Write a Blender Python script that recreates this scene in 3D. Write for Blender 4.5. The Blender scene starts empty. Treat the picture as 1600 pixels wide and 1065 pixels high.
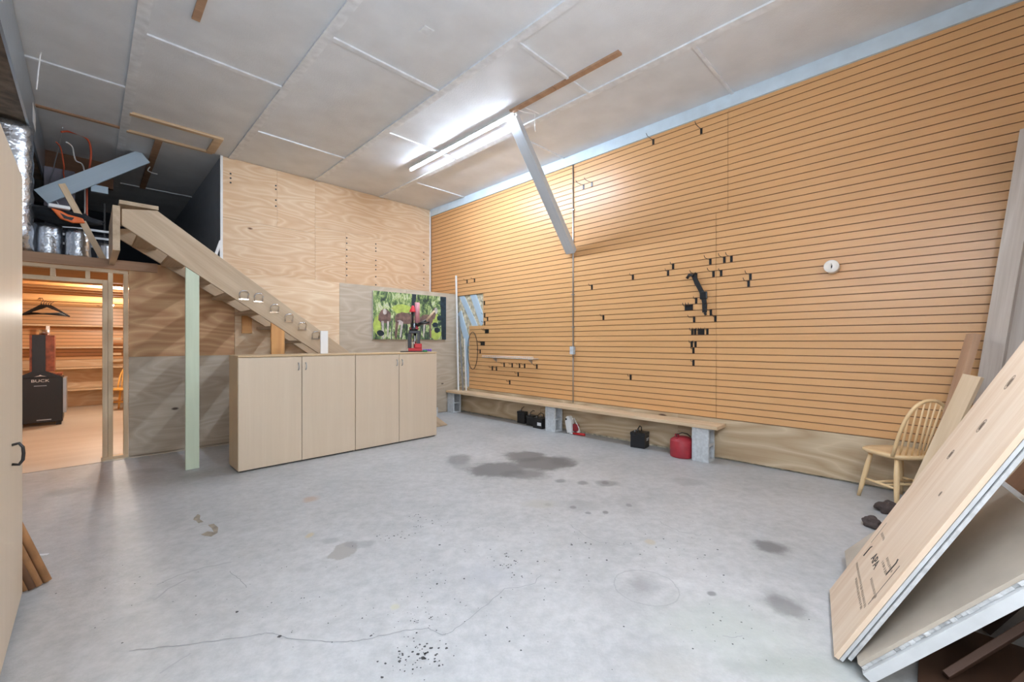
import bpy, bmesh, math, random
from mathutils import Vector, Matrix, noise
random.seed(7)
scene = bpy.context.scene
COL = scene.collection
# ---------------------------------------------------------------- camera
H = 1.38; FPX = 661.0; HZ = 534.0
cam_d = bpy.data.cameras.new('camera'); cam = bpy.data.objects.new('camera', cam_d); COL.objects.link(cam)
cam.location = (0, 0, H); cam.rotation_euler = (math.radians(90), 0, math.radians(-45))
cam_d.sensor_width = 36; cam_d.lens = FPX/1600*36; cam_d.shift_y = (HZ-532.5)/1600
cam_d.clip_start = 0.05; cam_d.clip_end = 100
scene.camera = cam
# ---------------------------------------------------------------- world, exposure
w = bpy.data.worlds.new('world'); scene.world = w; w.use_nodes = True
w.node_tree.nodes['Background'].inputs[0].default_value = (.97, .98, 1, 1)
w.node_tree.nodes['Background'].inputs[1].default_value = .6
vs = scene.view_settings
vs.view_transform = 'Standard'; vs.look = 'None'; vs.gamma = 1; vs.use_curve_mapping = False
vs.exposure = 1.6
TUBE = 168.0        # emission of the ceiling tube; added fill tubes take a share
# ---------------------------------------------------------------- pixel -> place helpers (reference frame 1600x1065)
S2 = math.sqrt(.5)
def ray(px, py):
    u = (px-800)/FPX; v = (HZ-py)/FPX
    return Vector((S2*(1+u), S2*(1-u), v))
EYE = Vector((0, 0, H))
def on_x(px, py, X): r = ray(px, py); return EYE + r*(X/r.x)
def on_y(px, py, Y): r = ray(px, py); return EYE + r*(Y/r.y)
def on_z(px, py, Z): r = ray(px, py); return EYE + r*((Z-H)/r.z)
# ---------------------------------------------------------------- materials
def lin(c):
    return tuple(((x/255+.055)/1.055)**2.4 if x/255 > .04045 else x/255/12.92 for x in c) + (1,)
def mat(name, c, rough=.6, metal=0, spec=.5, bump=0, bscale=40, var=0, vscale=6, coat=0):
    m = bpy.data.materials.new(name); m.use_nodes = True; nt = m.node_tree; b = nt.nodes['Principled BSDF']
    b.inputs['Base Color'].default_value = lin(c); b.inputs['Roughness'].default_value = rough
    b.inputs['Metallic'].default_value = metal; b.inputs['Specular IOR Level'].default_value = spec
    b.inputs['Coat Weight'].default_value = coat
    tc = nt.nodes.new('ShaderNodeTexCoord')
    if var:
        n = nt.nodes.new('ShaderNodeTexNoise'); n.inputs['Scale'].default_value = vscale; n.inputs['Detail'].default_value = 6
        nt.links.new(tc.outputs['Object'], n.inputs['Vector'])
        r = nt.nodes.new('ShaderNodeValToRGB'); r.color_ramp.elements[0].position = .3; r.color_ramp.elements[1].position = .7
        r.color_ramp.elements[0].color = lin([max(0, x*(1-var)) for x in c]); r.color_ramp.elements[1].color = lin([min(255, x*(1+var*.6)) for x in c])
        nt.links.new(n.outputs['Fac'], r.inputs[0]); nt.links.new(r.outputs[0], b.inputs['Base Color'])
    if bump:
        n2 = nt.nodes.new('ShaderNodeTexNoise'); n2.inputs['Scale'].default_value = bscale; n2.inputs['Detail'].default_value = 4
        nt.links.new(tc.outputs['Object'], n2.inputs['Vector'])
        bp = nt.nodes.new('ShaderNodeBump'); bp.inputs['Strength'].default_value = bump; bp.inputs['Distance'].default_value = .01
        nt.links.new(n2.outputs['Fac'], bp.inputs['Height']); nt.links.new(bp.outputs[0], b.inputs['Normal'])
    return m
def emis(name, c, s):
    m = bpy.data.materials.new(name); m.use_nodes = True; nt = m.node_tree; b = nt.nodes['Principled BSDF']
    b.inputs['Base Color'].default_value = lin(c); b.inputs['Emission Color'].default_value = lin(c); b.inputs['Emission Strength'].default_value = s
    return m
def wood(name, c, dark, axis='X', rings=7, stretch=.25, scale=1.6, knots=.0, kcol=(70, 45, 28), fiber=.25, rough=.65, line=.35, blotch=0, kscale=1.6):
    """contoured grain: level lines of a smooth noise drawn out along the grain axis, fine fibres, sparse oval knots"""
    m = bpy.data.materials.new(name); m.use_nodes = True; nt = m.node_tree; N = nt.nodes.new; L = nt.links.new
    b = nt.nodes['Principled BSDF']; b.inputs['Roughness'].default_value = rough
    tc = N('ShaderNodeTexCoord'); oi = N('ShaderNodeObjectInfo')
    off = N('ShaderNodeVectorMath'); off.operation = 'MULTIPLY_ADD'
    L(oi.outputs['Random'], off.inputs[0]); off.inputs[1].default_value = (37, 23, 51); L(tc.outputs['Object'], off.inputs[2])
    i = 'XYZ'.index(axis)
    def mapped(s_al, s_ac):
        mp = N('ShaderNodeMapping'); sc = [s_ac]*3; sc[i] = s_al; mp.inputs['Scale'].default_value = sc
        L(off.outputs[0], mp.inputs['Vector']); return mp.outputs[0]
    n1 = N('ShaderNodeTexNoise'); n1.inputs['Scale'].default_value = scale; n1.inputs['Detail'].default_value = 1.5; n1.inputs['Roughness'].default_value = .45
    L(mapped(stretch, 1), n1.inputs['Vector'])
    mu = N('ShaderNodeMath'); mu.operation = 'MULTIPLY'; mu.inputs[1].default_value = rings; L(n1.outputs['Fac'], mu.inputs[0])
    fr = N('ShaderNodeMath'); fr.operation = 'PINGPONG'; fr.inputs[1].default_value = 1; L(mu.outputs[0], fr.inputs[0])
    pw = N('ShaderNodeMath'); pw.operation = 'POWER'; pw.inputs[1].default_value = .6; L(fr.outputs[0], pw.inputs[0])
    n2 = N('ShaderNodeTexNoise'); n2.inputs['Scale'].default_value = 1; n2.inputs['Detail'].default_value = 4
    L(mapped(2.5, 70), n2.inputs['Vector'])
    n3 = N('ShaderNodeTexNoise'); n3.inputs['Scale'].default_value = 1.1; n3.inputs['Detail'].default_value = 3
    L(mapped(.6, 1.5), n3.inputs['Vector'])
    a1 = N('ShaderNodeMath'); a1.operation = 'MULTIPLY'; a1.inputs[1].default_value = line; L(pw.outputs[0], a1.inputs[0])
    a2 = N('ShaderNodeMath'); a2.operation = 'MULTIPLY_ADD'; a2.inputs[1].default_value = fiber; L(n2.outputs['Fac'], a2.inputs[0]); L(a1.outputs[0], a2.inputs[2])
    a3 = N('ShaderNodeMath'); a3.operation = 'MULTIPLY_ADD'; a3.inputs[1].default_value = blotch; L(n3.outputs['Fac'], a3.inputs[0]); L(a2.outputs[0], a3.inputs[2])
    a3.use_clamp = True
    mx = N('ShaderNodeMix'); mx.data_type = 'RGBA'; L(a3.outputs[0], mx.inputs[0])
    mx.inputs[6].default_value = lin(c); mx.inputs[7].default_value = lin(dark)
    out = mx.outputs[2]
    if knots:
        v = N('ShaderNodeTexVoronoi'); v.inputs['Scale'].default_value = kscale
        L(mapped(.6, 1.3), v.inputs['Vector'])
        cr = N('ShaderNodeMapRange'); cr.inputs[1].default_value = knots*.55; cr.inputs[2].default_value = knots; cr.inputs[3].default_value = 1; cr.inputs[4].default_value = 0
        L(v.outputs['Distance'], cr.inputs[0])
        m2 = N('ShaderNodeMix'); m2.data_type = 'RGBA'; L(cr.outputs[0], m2.inputs[0]); L(out, m2.inputs[6]); m2.inputs[7].default_value = lin(kcol)
        out = m2.outputs[2]
    L(out, b.inputs['Base Color'])
    return m
M = {}
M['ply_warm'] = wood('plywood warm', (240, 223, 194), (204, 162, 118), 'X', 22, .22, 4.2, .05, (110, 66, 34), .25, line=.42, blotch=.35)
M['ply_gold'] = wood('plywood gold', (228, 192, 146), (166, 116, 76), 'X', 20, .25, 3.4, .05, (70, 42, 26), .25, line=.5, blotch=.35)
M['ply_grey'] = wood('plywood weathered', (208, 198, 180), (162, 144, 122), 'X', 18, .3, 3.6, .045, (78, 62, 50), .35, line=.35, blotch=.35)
M['ply_base'] = wood('plywood wall base', (224, 206, 174), (158, 128, 92), 'Y', 20, .22, 2.6, .07, (80, 52, 34), .3, line=.5, blotch=.2)
M['ply_tan'] = wood('plywood tan', (214, 184, 146), (160, 124, 90), 'X', 7, .4, 1.6, .045, (80, 56, 38), .25, line=.45, blotch=.25)
M['lumber'] = wood('pale lumber', (230, 208, 176), (184, 152, 114), 'X', 6, .12, 6, .05, (110, 78, 50), .35, line=.35, blotch=.15, kscale=2)
M['lumber_w'] = wood('weathered lumber', (212, 192, 164), (156, 132, 104), 'X', 7, .12, 5, .04, (100, 78, 58), .4, line=.4, blotch=.2, kscale=2)
M['lumber_o'] = wood('orange lumber', (224, 172, 110), (176, 118, 66), 'X', 6, .12, 6, .05, (110, 66, 36), .3, line=.4, blotch=.1, kscale=2)
M['lumber_br'] = wood('brown lumber', (200, 164, 132), (146, 108, 82), 'X', 6, .12, 6, .0, fiber=.4, line=.35, blotch=.2)
M['lumber_green'] = wood('green treated lumber', (216, 227, 204), (178, 194, 164), 'X', 5, .1, 6, .08, (80, 66, 44), .3, line=.3, blotch=.15, kscale=2)
M['stringer'] = wood('stringer lumber', (214, 194, 166), (170, 146, 118), 'X', 8, .14, 4.5, .03, (116, 92, 68), .45, line=.4, blotch=.2, kscale=2)
M['sheet'] = wood('pale plywood sheet', (244, 230, 210), (206, 174, 142), 'X', 9, .07, 5, .0, (96, 78, 64), .5, line=.25, blotch=.45, kscale=1.7)
M['whitewash'] = wood('whitewashed board', (222, 214, 204), (166, 152, 138), 'X', 6, .1, 5, .05, (110, 96, 84), .5, line=.3, blotch=.4, kscale=2)
M['chair'] = wood('chair wood', (236, 206, 158), (206, 166, 114), 'Z', 6, .15, 8, 0, fiber=.2, line=.2, rough=.35)
M['chair2'] = wood('yellow chair wood', (236, 184, 100), (206, 146, 70), 'Z', 6, .15, 8, 0, fiber=.2, line=.2, rough=.35)
M['dark_wood'] = wood('dark brown wood', (86, 58, 40), (44, 28, 20), 'X', 6, .1, 6, 0, fiber=.4, line=.3)
M['dark_wood2'] = wood('brown panel wood', (128, 90, 62), (86, 58, 40), 'X', 6, .1, 6, 0, fiber=.4, line=.3)
M['laminate'] = wood('maple laminate', (214, 197, 174), (196, 176, 150), 'Z', 5, .05, 8, 0, fiber=.35, line=.2, rough=.42)
M['laminate_e'] = wood('maple edge', (206, 178, 140), (190, 160, 120), 'Z', 5, .05, 8, 0, fiber=.35, line=.2, rough=.45)
M['slat'] = wood('slatwall laminate', (221, 172, 118), (204, 150, 94), 'Y', 4, .05, 7, 0, fiber=.5, line=.15, rough=.36)
M['slat_x'] = wood('slatwall laminate back room', (230, 180, 126), (210, 154, 100), 'X', 4, .05, 7, 0, fiber=.5, line=.15, rough=.36)
M['groove'] = mat('slat groove', (120, 80, 46), .6)
M['ceil'] = mat('ceiling board', (222, 226, 229), .55, var=.035, vscale=3, bump=.25, bscale=90)
M['batten'] = mat('ceiling batten', (226, 230, 233), .5, var=.06, vscale=12)
M['blue'] = wood('pale blue painted wood', (196, 214, 226), (160, 184, 202), 'X', 5, .1, 5, .05, (118, 140, 156), .3, line=.25, blotch=.2, kscale=2)
M['blue_grey'] = wood('grey painted brace', (206, 210, 214), (176, 182, 186), 'X', 5, .1, 5, .03, (110, 114, 120), .35, line=.25, blotch=.25, kscale=2)
M['trimblue'] = mat('pale blue trim', (206, 222, 232), .5, var=.04)
M['drywall'] = mat('grey drywall', (150, 158, 168), .5, var=.04)
M['white'] = mat('white paint', (236, 236, 234), .4)
M['offwhite'] = mat('off white drywall paper', (196, 197, 196), .7, var=.05, vscale=9)
M['gypsum'] = mat('gypsum edge', (196, 196, 194), .8, var=.12, vscale=25, bump=.3)
M['gypsum_face'] = mat('drywall back paper', (178, 166, 150), .8, var=.06, vscale=5)
M['black'] = mat('black plastic', (26, 26, 28), .45)
M['blackm'] = mat('black metal', (18, 18, 20), .35, spec=.6)
M['black_cloth'] = mat('black cloth', (24, 28, 34), .9, bump=.5, bscale=20)
M['void'] = mat('near black surface', (30, 34, 42), .8)  # near-black blue grey for the far wall and air handler body
M['steel'] = mat('galvanised steel', (176, 180, 184), .35, metal=.9)
M['chrome'] = mat('chrome', (230, 230, 232), .12, metal=1)
M['foil'] = mat('foil insulation', (205, 210, 216), .26, metal=.95, bump=.9, bscale=24)
M['ahu'] = mat('dull purple grey sheet', (110, 106, 116), .6, var=.1)
M['foil_flat'] = mat('foil duct board', (182, 192, 200), .3, metal=.85, bump=.5, bscale=7)
M['kraft'] = mat('brown duct facing', (136, 120, 102), .6, metal=.3, var=.25, vscale=9, bump=.6, bscale=12)
M['cblock'] = mat('concrete block', (196, 200, 202), .9, var=.08, vscale=30, bump=.6, bscale=120)
M['red'] = mat('red paint', (158, 40, 50), .5, var=.1, vscale=10)
M['red_b'] = mat('bright red plastic', (190, 24, 30), .35)
M['red_l'] = mat('pink red plastic', (222, 60, 70), .4)
M['pink'] = mat('faded pink plastic', (190, 130, 136), .4)
M['orange'] = mat('orange plastic', (236, 110, 40), .4)
M['cable_or'] = mat('orange cable', (206, 92, 60), .5)
M['purple'] = mat('purple plastic', (126, 90, 190), .4)
M['greenp'] = mat('green plastic', (40, 130, 80), .4)
M['label'] = mat('white label', (226, 226, 226), .6)
M['card'] = mat('cardboard', (176, 128, 84), .85, var=.1, vscale=14)
M['card_d'] = mat('dark cardboard', (120, 84, 58), .85, var=.1)
M['copper'] = mat('copper brown metal', (150, 84, 60), .35, metal=.5, var=.25, vscale=12)
M['dirt'] = mat('dark speck', (70, 70, 70), .9)
M['crackm'] = mat('crack line', (140, 141, 142), .95)
M['scuff'] = mat('scuff line', (160, 160, 160), .9)
M['tanstain'] = mat('dried tan glue', (146, 136, 120), .9, var=.15, vscale=20)
M['rag'] = mat('dark brown rag', (74, 62, 58), .95, bump=.6, bscale=60)
M['ink'] = mat('black stamp ink', (70, 62, 56), .8)
M['ink2'] = mat('faded stamp ink', (140, 122, 104), .8)
M['insul'] = mat('cream foam insulation', (206, 196, 170), .95, var=.3, vscale=14, bump=1, bscale=16)
M['paper'] = mat('paper roll', (236, 230, 220), .85, bump=.2, bscale=30)
M['fill_led'] = emis('added fill tube', (226, 238, 253), TUBE*.45)  # glow of the unseen tubes added as fill
M['led'] = emis('lit tube', (220, 235, 255), TUBE)
M['bulb'] = emis('lit bulb', (255, 226, 180), 60)
M['earth'] = mat('driveway', (150, 150, 148), .9)
M['bamboo'] = mat('grey vinyl floor', (0, 0, 0))

def floor_material():
    m = bpy.data.materials.new('concrete floor'); m.use_nodes = True; nt = m.node_tree; N = nt.nodes.new; L = nt.links.new
    b = nt.nodes['Principled BSDF']
    tc = N('ShaderNodeTexCoord')
    rot = N('ShaderNodeVectorRotate'); rot.rotation_type = 'Z_AXIS'; rot.inputs['Angle'].default_value = math.radians(45)
    L(tc.outputs['Object'], rot.inputs['Vector'])          # x' = across the diagonal, y' = along it
    def noise_(s, d=6, r=.55, vec=None):
        n = N('ShaderNodeTexNoise'); n.inputs['Scale'].default_value = s; n.inputs['Detail'].default_value = d; n.inputs['Roughness'].default_value = r
        L(vec or rot.outputs[0], n.inputs['Vector']); return n
    n1 = noise_(1.3, 9, .65); n2 = noise_(13, 12, .74); n3 = noise_(60, 3)
    r1 = N('ShaderNodeValToRGB'); e = r1.color_ramp.elements; e[0].position = .3; e[1].position = .7
    e[0].color = lin((168, 169, 168)); e[1].color = lin((191, 191, 190)); L(n1.outputs['Fac'], r1.inputs[0])
    r2 = N('ShaderNodeValToRGB'); e = r2.color_ramp.elements; e[0].position = .3; e[1].position = .62
    e[0].color = (.74, .74, .74, 1); e[1].color = (1, 1, 1, 1); L(n2.outputs['Fac'], r2.inputs[0])
    mm = N('ShaderNodeMix'); mm.data_type = 'RGBA'; mm.blend_type = 'MULTIPLY'; mm.inputs[0].default_value = 1
    L(r1.outputs[0], mm.inputs[6]); L(r2.outputs[0], mm.inputs[7])
    cur = mm.outputs[2]
    dist = noise_(6, 10, .72)
    dv = N('ShaderNodeVectorMath'); dv.operation = 'SUBTRACT'; L(dist.outputs['Color'], dv.inputs[0]); dv.inputs[1].default_value = (.5, .5, .5)
    def blob(px, py, rx, ry, col, s, soft=.5, wob=1.2, ring=False):
        nonlocal cur
        v = (py-HZ)/FPX; d = H/v; lat = (px-800)/FPX*d; rl = rx/FPX*d
        d0 = H/((py+ry-HZ)/FPX); d1 = H/((max(py-ry, HZ+30)-HZ)/FPX); rd = (d1-d0)/2; dc = (d1+d0)/2
        sb = N('ShaderNodeVectorMath'); sb.operation = 'SUBTRACT'; L(rot.outputs[0], sb.inputs[0]); sb.inputs[1].default_value = (lat, dc, 0)
        ml = N('ShaderNodeVectorMath'); ml.operation = 'MULTIPLY'; L(sb.outputs[0], ml.inputs[0]); ml.inputs[1].default_value = (1/rl, 1/rd, 0)
        ad = N('ShaderNodeVectorMath'); ad.operation = 'MULTIPLY_ADD'; L(dv.outputs[0], ad.inputs[0]); ad.inputs[1].default_value = (wob, wob, 0); L(ml.outputs[0], ad.inputs[2])
        ln = N('ShaderNodeVectorMath'); ln.operation = 'LENGTH'; L(ad.outputs[0], ln.inputs[0])
        src = ln.outputs['Value']
        if ring:
            q = N('ShaderNodeMath'); q.operation = 'SUBTRACT'; L(src, q.inputs[0]); q.inputs[1].default_value = 1
            q2 = N('ShaderNodeMath'); q2.operation = 'ABSOLUTE'; L(q.outputs[0], q2.inputs[0]); src = q2.outputs[0]
        mr = N('ShaderNodeMapRange'); mr.interpolation_type = 'SMOOTHSTEP'
        mr.inputs[1].default_value = 0 if ring else 1-soft; mr.inputs[2].default_value = .035 if ring else 1.05
        mr.inputs[3].default_value = s; mr.inputs[4].default_value = 0; L(src, mr.inputs[0])
        mx = N('ShaderNodeMix'); mx.data_type = 'RGBA'; L(mr.outputs[0], mx.inputs[0]); L(cur, mx.inputs[6]); mx.inputs[7].default_value = lin(col); cur = mx.outputs[2]
    D = (100, 100, 100); D2 = (132, 132, 132)
    blob(716, 718, 24, 10, D, .55); blob(722, 728, 18, 8, D2, .5)
    blob(775, 734, 52, 14, D, .85, .4); blob(820, 741, 48, 9, D, .7, .5); blob(848, 724, 58, 13, D, .85, .4); blob(822, 713, 38, 10, D, .8, .4); blob(880, 720, 26, 10, D, .6)
    blob(876, 751, 12, 4, D, .6); blob(910, 754, 10, 4, D, .6); blob(948, 755, 22, 6, D, .5); blob(946, 754, 7, 3, D, .6)
    blob(856, 788, 7, 3, D, .8); blob(845, 787, 32, 8, (168, 166, 158), .7); blob(895, 792, 7, 3, D, .7); blob(905, 790, 34, 11, D2, .35); blob(946, 800, 6, 3, D, .7); blob(919, 801, 6, 2.5, D, .6)
    blob(985, 790, 22, 18, D2, .25); blob(983, 789, 6, 3, D, .5); blob(1075, 753, 30, 8, D2, .4)
    blob(1205, 854, 30, 14, D, .8); blob(1228, 948, 30, 24, (110, 110, 110), .8, .5, 1.3); blob(1228, 945, 46, 36, D2, .45, .8)
    blob(1112, 927, 9, 5, D, .7); blob(1005, 914, 38, 18, D2, .55, .7, 2.0); blob(1010, 918, 50, 28, D2, .5, ring=True, wob=.35)
    blob(537, 860, 20, 15, (150, 146, 140), .85, .15, 1.5); blob(566, 850, 26, 8, D2, .5, .4, 1.8); blob(515, 844, 18, 6, D2, .4)
    blob(486, 779, 14, 6, (176, 140, 110), .55, .6, 1.8); blob(484, 836, 7, 5, (186, 168, 124), .6); blob(618, 948, 9, 6, (182, 180, 150), .6); blob(1015, 846, 10, 5, (178, 166, 140), .6)
    blob(100, 768, 32, 10, (130, 132, 134), .6, .6); blob(230, 735, 34, 5, (150, 146, 144), .6)
    blob(1150, 990, 180, 70, (168, 174, 166), .6, .9); blob(1250, 1045, 160, 40, (150, 156, 146), .6, .8); blob(1050, 1045, 90, 40, (160, 158, 148), .35, .9)
    blob(760, 900, 60, 28, (160, 163, 168), .5, .9)
    L(cur, b.inputs['Base Color'])
    rr = N('ShaderNodeMapRange'); rr.inputs[3].default_value = .42; rr.inputs[4].default_value = .62; L(n2.outputs['Fac'], rr.inputs[0]); L(rr.outputs[0], b.inputs['Roughness'])
    bp = N('ShaderNodeBump'); bp.inputs['Strength'].default_value = .12; bp.inputs['Distance'].default_value = .01; L(n3.outputs['Fac'], bp.inputs['Height']); L(bp.outputs[0], b.inputs['Normal'])
    return m
M['floor'] = floor_material()
M['floor_room'] = wood('tan floor boards', (216, 206, 192), (184, 170, 152), 'X', 4, .12, 3, 0, fiber=.4, line=.3, blotch=.5, rough=.45)
# ---------------------------------------------------------------- mesh helpers
def box(bm, x0, x1, y0, y1, z0, z1, mi=0):
    vs_ = [bm.verts.new(p) for p in ((x0,y0,z0),(x1,y0,z0),(x1,y1,z0),(x0,y1,z0),(x0,y0,z1),(x1,y0,z1),(x1,y1,z1),(x0,y1,z1))]
    for f in ((3,2,1,0),(4,5,6,7),(0,1,5,4),(1,2,6,5),(2,3,7,6),(3,0,4,7)):
        fc = bm.faces.new([vs_[i] for i in f]); fc.material_index = mi
def tube(bm, pts, r, seg=8, r1=None, mi=0, cap=True):
    pts = [Vector(p) for p in pts]; n = len(pts); rings = []
    up = None
    for i, p in enumerate(pts):
        d = (pts[min(i+1, n-1)] - pts[max(i-1, 0)]).normalized()
        if up is None: up = Vector((0, 0, 1)) if abs(d.z) < .9 else Vector((1, 0, 0))
        a = (up - d*up.dot(d)).normalized(); up = a; c = d.cross(a)
        rad = r[i] if isinstance(r, (list, tuple)) else (r if r1 is None else r + (r1-r)*i/(n-1))
        rings.append([bm.verts.new(p + (a*math.cos(t) + c*math.sin(t))*rad) for t in [2*math.pi*k/seg for k in range(seg)]])
    for i in range(n-1):
        for k in range(seg):
            f = bm.faces.new((rings[i][k], rings[i][(k+1) % seg], rings[i+1][(k+1) % seg], rings[i+1][k])); f.smooth = True; f.material_index = mi
    if cap:
        for rg in (rings[0][::-1], rings[-1]):
            f = bm.faces.new(rg); f.material_index = mi
def prism(bm, poly, a0, a1, axis='Y', mi=0):
    """polygon of (p,q) pairs extruded along an axis; Y: p=x q=z, X: p=y q=z, Z: p=x q=y"""
    def P(p, q, a): return {'Y': (p, a, q), 'X': (a, p, q), 'Z': (p, q, a)}[axis]
    A = [bm.verts.new(P(p, q, a0)) for p, q in poly]; B = [bm.verts.new(P(p, q, a1)) for p, q in poly]; n = len(poly)
    fs = [bm.faces.new(A), bm.faces.new(B[::-1])] + [bm.faces.new((A[i], B[i], B[(i+1) % n], A[(i+1) % n])) for i in range(n)]
    for f in fs: f.material_index = mi
def lathe(bm, prof, seg=28, c=(0, 0, 0), mi=0):
    rings = []
    for r, z in prof:
        rings.append([bm.verts.new((c[0]+r*math.cos(2*math.pi*k/seg), c[1]+r*math.sin(2*math.pi*k/seg), c[2]+z)) for k in range(seg)])
    for i in range(len(rings)-1):
        for k in range(seg):
            f = bm.faces.new((rings[i][k], rings[i][(k+1) % seg], rings[i+1][(k+1) % seg], rings[i+1][k])); f.smooth = True; f.material_index = mi
    bm.faces.new(rings[0][::-1]).material_index = mi; bm.faces.new(rings[-1]).material_index = mi
def NB(): return bmesh.new()
def obj(name, bm, mats, parent=None, loc=None, bevel=0, rot=None):
    bmesh.ops.recalc_face_normals(bm, faces=bm.faces[:])
    me = bpy.data.meshes.new(name); bm.to_mesh(me); bm.free()
    for m_ in (mats if isinstance(mats, (list, tuple)) else [mats]): me.materials.append(M[m_] if isinstance(m_, str) else m_)
    o = bpy.data.objects.new(name, me); COL.objects.link(o)
    if loc is not None: o.location = loc
    if rot is not None: o.rotation_euler = rot
    if parent is not None: o.parent = parent
    if bevel:
        b = o.modifiers.new('bevel', 'BEVEL'); b.width = bevel; b.segments = 2; b.limit_method = 'ANGLE'
    return o
def tag(o, label, cat, group=None, kind=None):
    o['label'] = label; o['category'] = cat
    if group: o['group'] = group
    if kind: o['kind'] = kind
    return o
def thing(name, label, cat, loc=(0, 0, 0), rz=0, group=None):
    o = bpy.data.objects.new(name, None); COL.objects.link(o); o.location = loc; o.rotation_euler = (0, 0, rz); o.empty_display_size = .1
    return tag(o, label, cat, group)
def struct(name, bm, mats, parent=None, bevel=0, label=None):
    o = obj(name, bm, mats, parent, bevel=bevel)
    if parent is None: o['kind'] = 'structure'
    if label: o['label'] = label
    return o
def B(x0, x1, y0, y1, z0, z1):
    bm = NB(); box(bm, x0, x1, y0, y1, z0, z1); return bm
def orient(o, p0, p1, up=(0, 0, 1)):
    """local X runs p0 -> p1, local Z as near `up` as it can be"""
    p0 = Vector(p0); d = (Vector(p1)-p0); L_ = d.length; x = d.normalized(); up = Vector(up)
    z = (up - x*up.dot(x)).normalized(); y = z.cross(x)
    o.matrix_world = Matrix(((x.x, y.x, z.x, p0.x), (x.y, y.y, z.y, p0.y), (x.z, y.z, z.z, p0.z), (0, 0, 0, 1)))
    return L_
def board(name, p0, p1, wd, th, m, up=(0, 0, 1), parent=None, bevel=.002, off=(0, 0), cut=None):
    """board of width wd (local Y) and thickness th (local Z) from p0 to p1, centred on the line, grain along it"""
    L_ = (Vector(p1)-Vector(p0)).length; bm = NB()
    y0, y1, z0, z1 = off[0]-wd/2, off[0]+wd/2, off[1]-th/2, off[1]+th/2
    box(bm, 0, L_, y0, y1, z0, z1)
    if cut:
        for v in bm.verts:
            v.co.x += (cut[0] if v.co.x < L_/2 else cut[1]) * ((v.co.y-off[0])/wd)
    o = obj(name, bm, m, parent, bevel=bevel); orient(o, p0, p1, up); return o
def copy_tree(o, parent=None):
    c = o.copy(); COL.objects.link(c)
    if parent is not None: c.parent = parent
    for ch in list(o.children): copy_tree(ch, c)
    return c
# ================================================================ SETTING
XR, YL, YU, YF, ZC, XL = 5.27, 6.82, 7.76, 13.0, 4.25, -1.15   # right wall, lower wall, upper wall, far wall, ceiling, left wall
YB = -.85
ZM = 2.34                                                       # top of the lower wall / loft deck
struct('floor', B(XL-.2, XR+.3, -6, YF+.2, -.12, 0), 'floor')
struct('floor_back_room', B(XL+.02, 2.2, YL-.07, YF-.02, 0.0005, .006), 'floor_room', label='tan floor of the lit back room')
struct('ceiling', B(XL-.2, XR+.3, YB-.2, YF+.2, ZC, ZC+.12), 'ceil')
struct('wall_left', B(XL-.15, XL, YB-.1, YF+.1, 0, ZC), 'drywall')
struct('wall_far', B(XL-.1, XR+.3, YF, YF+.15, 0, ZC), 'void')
# front wall behind the camera, with an unseen opening added to let in world light
bm = NB(); box(bm, 2.25, XR+.3, YB-.15, YB, 0, ZC); box(bm, XL, 2.25, YB-.15, YB, 3.5, ZC)
struct('wall_front', bm, 'ply_tan')
# lower wall (under the loft): plywood sheets as parts
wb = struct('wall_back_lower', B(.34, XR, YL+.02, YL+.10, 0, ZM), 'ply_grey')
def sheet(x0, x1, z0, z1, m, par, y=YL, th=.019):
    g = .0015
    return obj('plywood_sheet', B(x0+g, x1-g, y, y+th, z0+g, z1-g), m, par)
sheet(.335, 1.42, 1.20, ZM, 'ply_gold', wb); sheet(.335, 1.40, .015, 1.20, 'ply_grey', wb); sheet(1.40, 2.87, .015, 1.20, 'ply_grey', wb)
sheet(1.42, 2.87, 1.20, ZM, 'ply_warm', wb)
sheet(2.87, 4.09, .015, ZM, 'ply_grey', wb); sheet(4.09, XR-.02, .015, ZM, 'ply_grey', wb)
# upper wall, set back at the far side of the stair landing
wu = struct('wall_back_upper', B(1.44, XR, YU+.02, YU+.10, ZM, ZC), 'ply_warm')
sheet(1.455, 2.83, ZM, 3.30, 'ply_warm', wu, YU); sheet(1.455, 2.22, 3.30, ZC-.02, 'ply_warm', wu, YU); sheet(2.22, 2.83, 3.30, ZC-.025, 'ply_warm', wu, YU)
sheet(2.83, 5.255, 3.42, ZC-.03, 'ply_warm', wu, YU); sheet(2.83, 3.38, ZM, 3.42, 'ply_warm', wu, YU); sheet(3.38, 5.255, ZM, 3.42, 'ply_warm', wu, YU)
for k, (x, zs) in enumerate(((1.56, (4.0, 3.93, 3.86)), (2.20, (3.98, 3.92, 3.74, 3.64)), (3.40, (3.32, 3.22, 3.1, 2.98, 2.86, 2.74, 2.62)), (3.98, (3.3, 3.22, 3.16, 2.98, 2.88, 2.8, 2.66, 2.5)), (5.08, (3.3, 3.15, 3.02, 2.88, 2.74, 2.6)))):
    bm = NB()
    for z in zs: tube(bm, [(x, YU-.0015, z), (x, YU+.001, z)], .014, 8)
    obj('dark_knot', bm, 'dirt', wu)
struct('wall_loft_side', B(1.44, 1.455, YU, YF, ZM, ZC), 'drywall', label='grey drywall side of the loft')
struct('trim_1', B(1.425, 1.457, YU-.012, YU+.02, ZM, ZC-.005), 'white', label='white edge strip where loft wall ends')
struct('trim_2', B(XR-.045, XR-.022, YU-.02, YU+.0, ZM, ZC-.05), 'white', label='white corner strip of plywood wall')
# loft deck
struct('floor_loft', B(XL, XR, YL+.1, YF, 2.25, ZM), 'ply_tan', label='loft deck over the back room')
# back room shell
bk = struct('wall_back_room_right', B(2.2, 2.24, YL+.1, YF, 0, 2.25), 'ply_warm')
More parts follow.
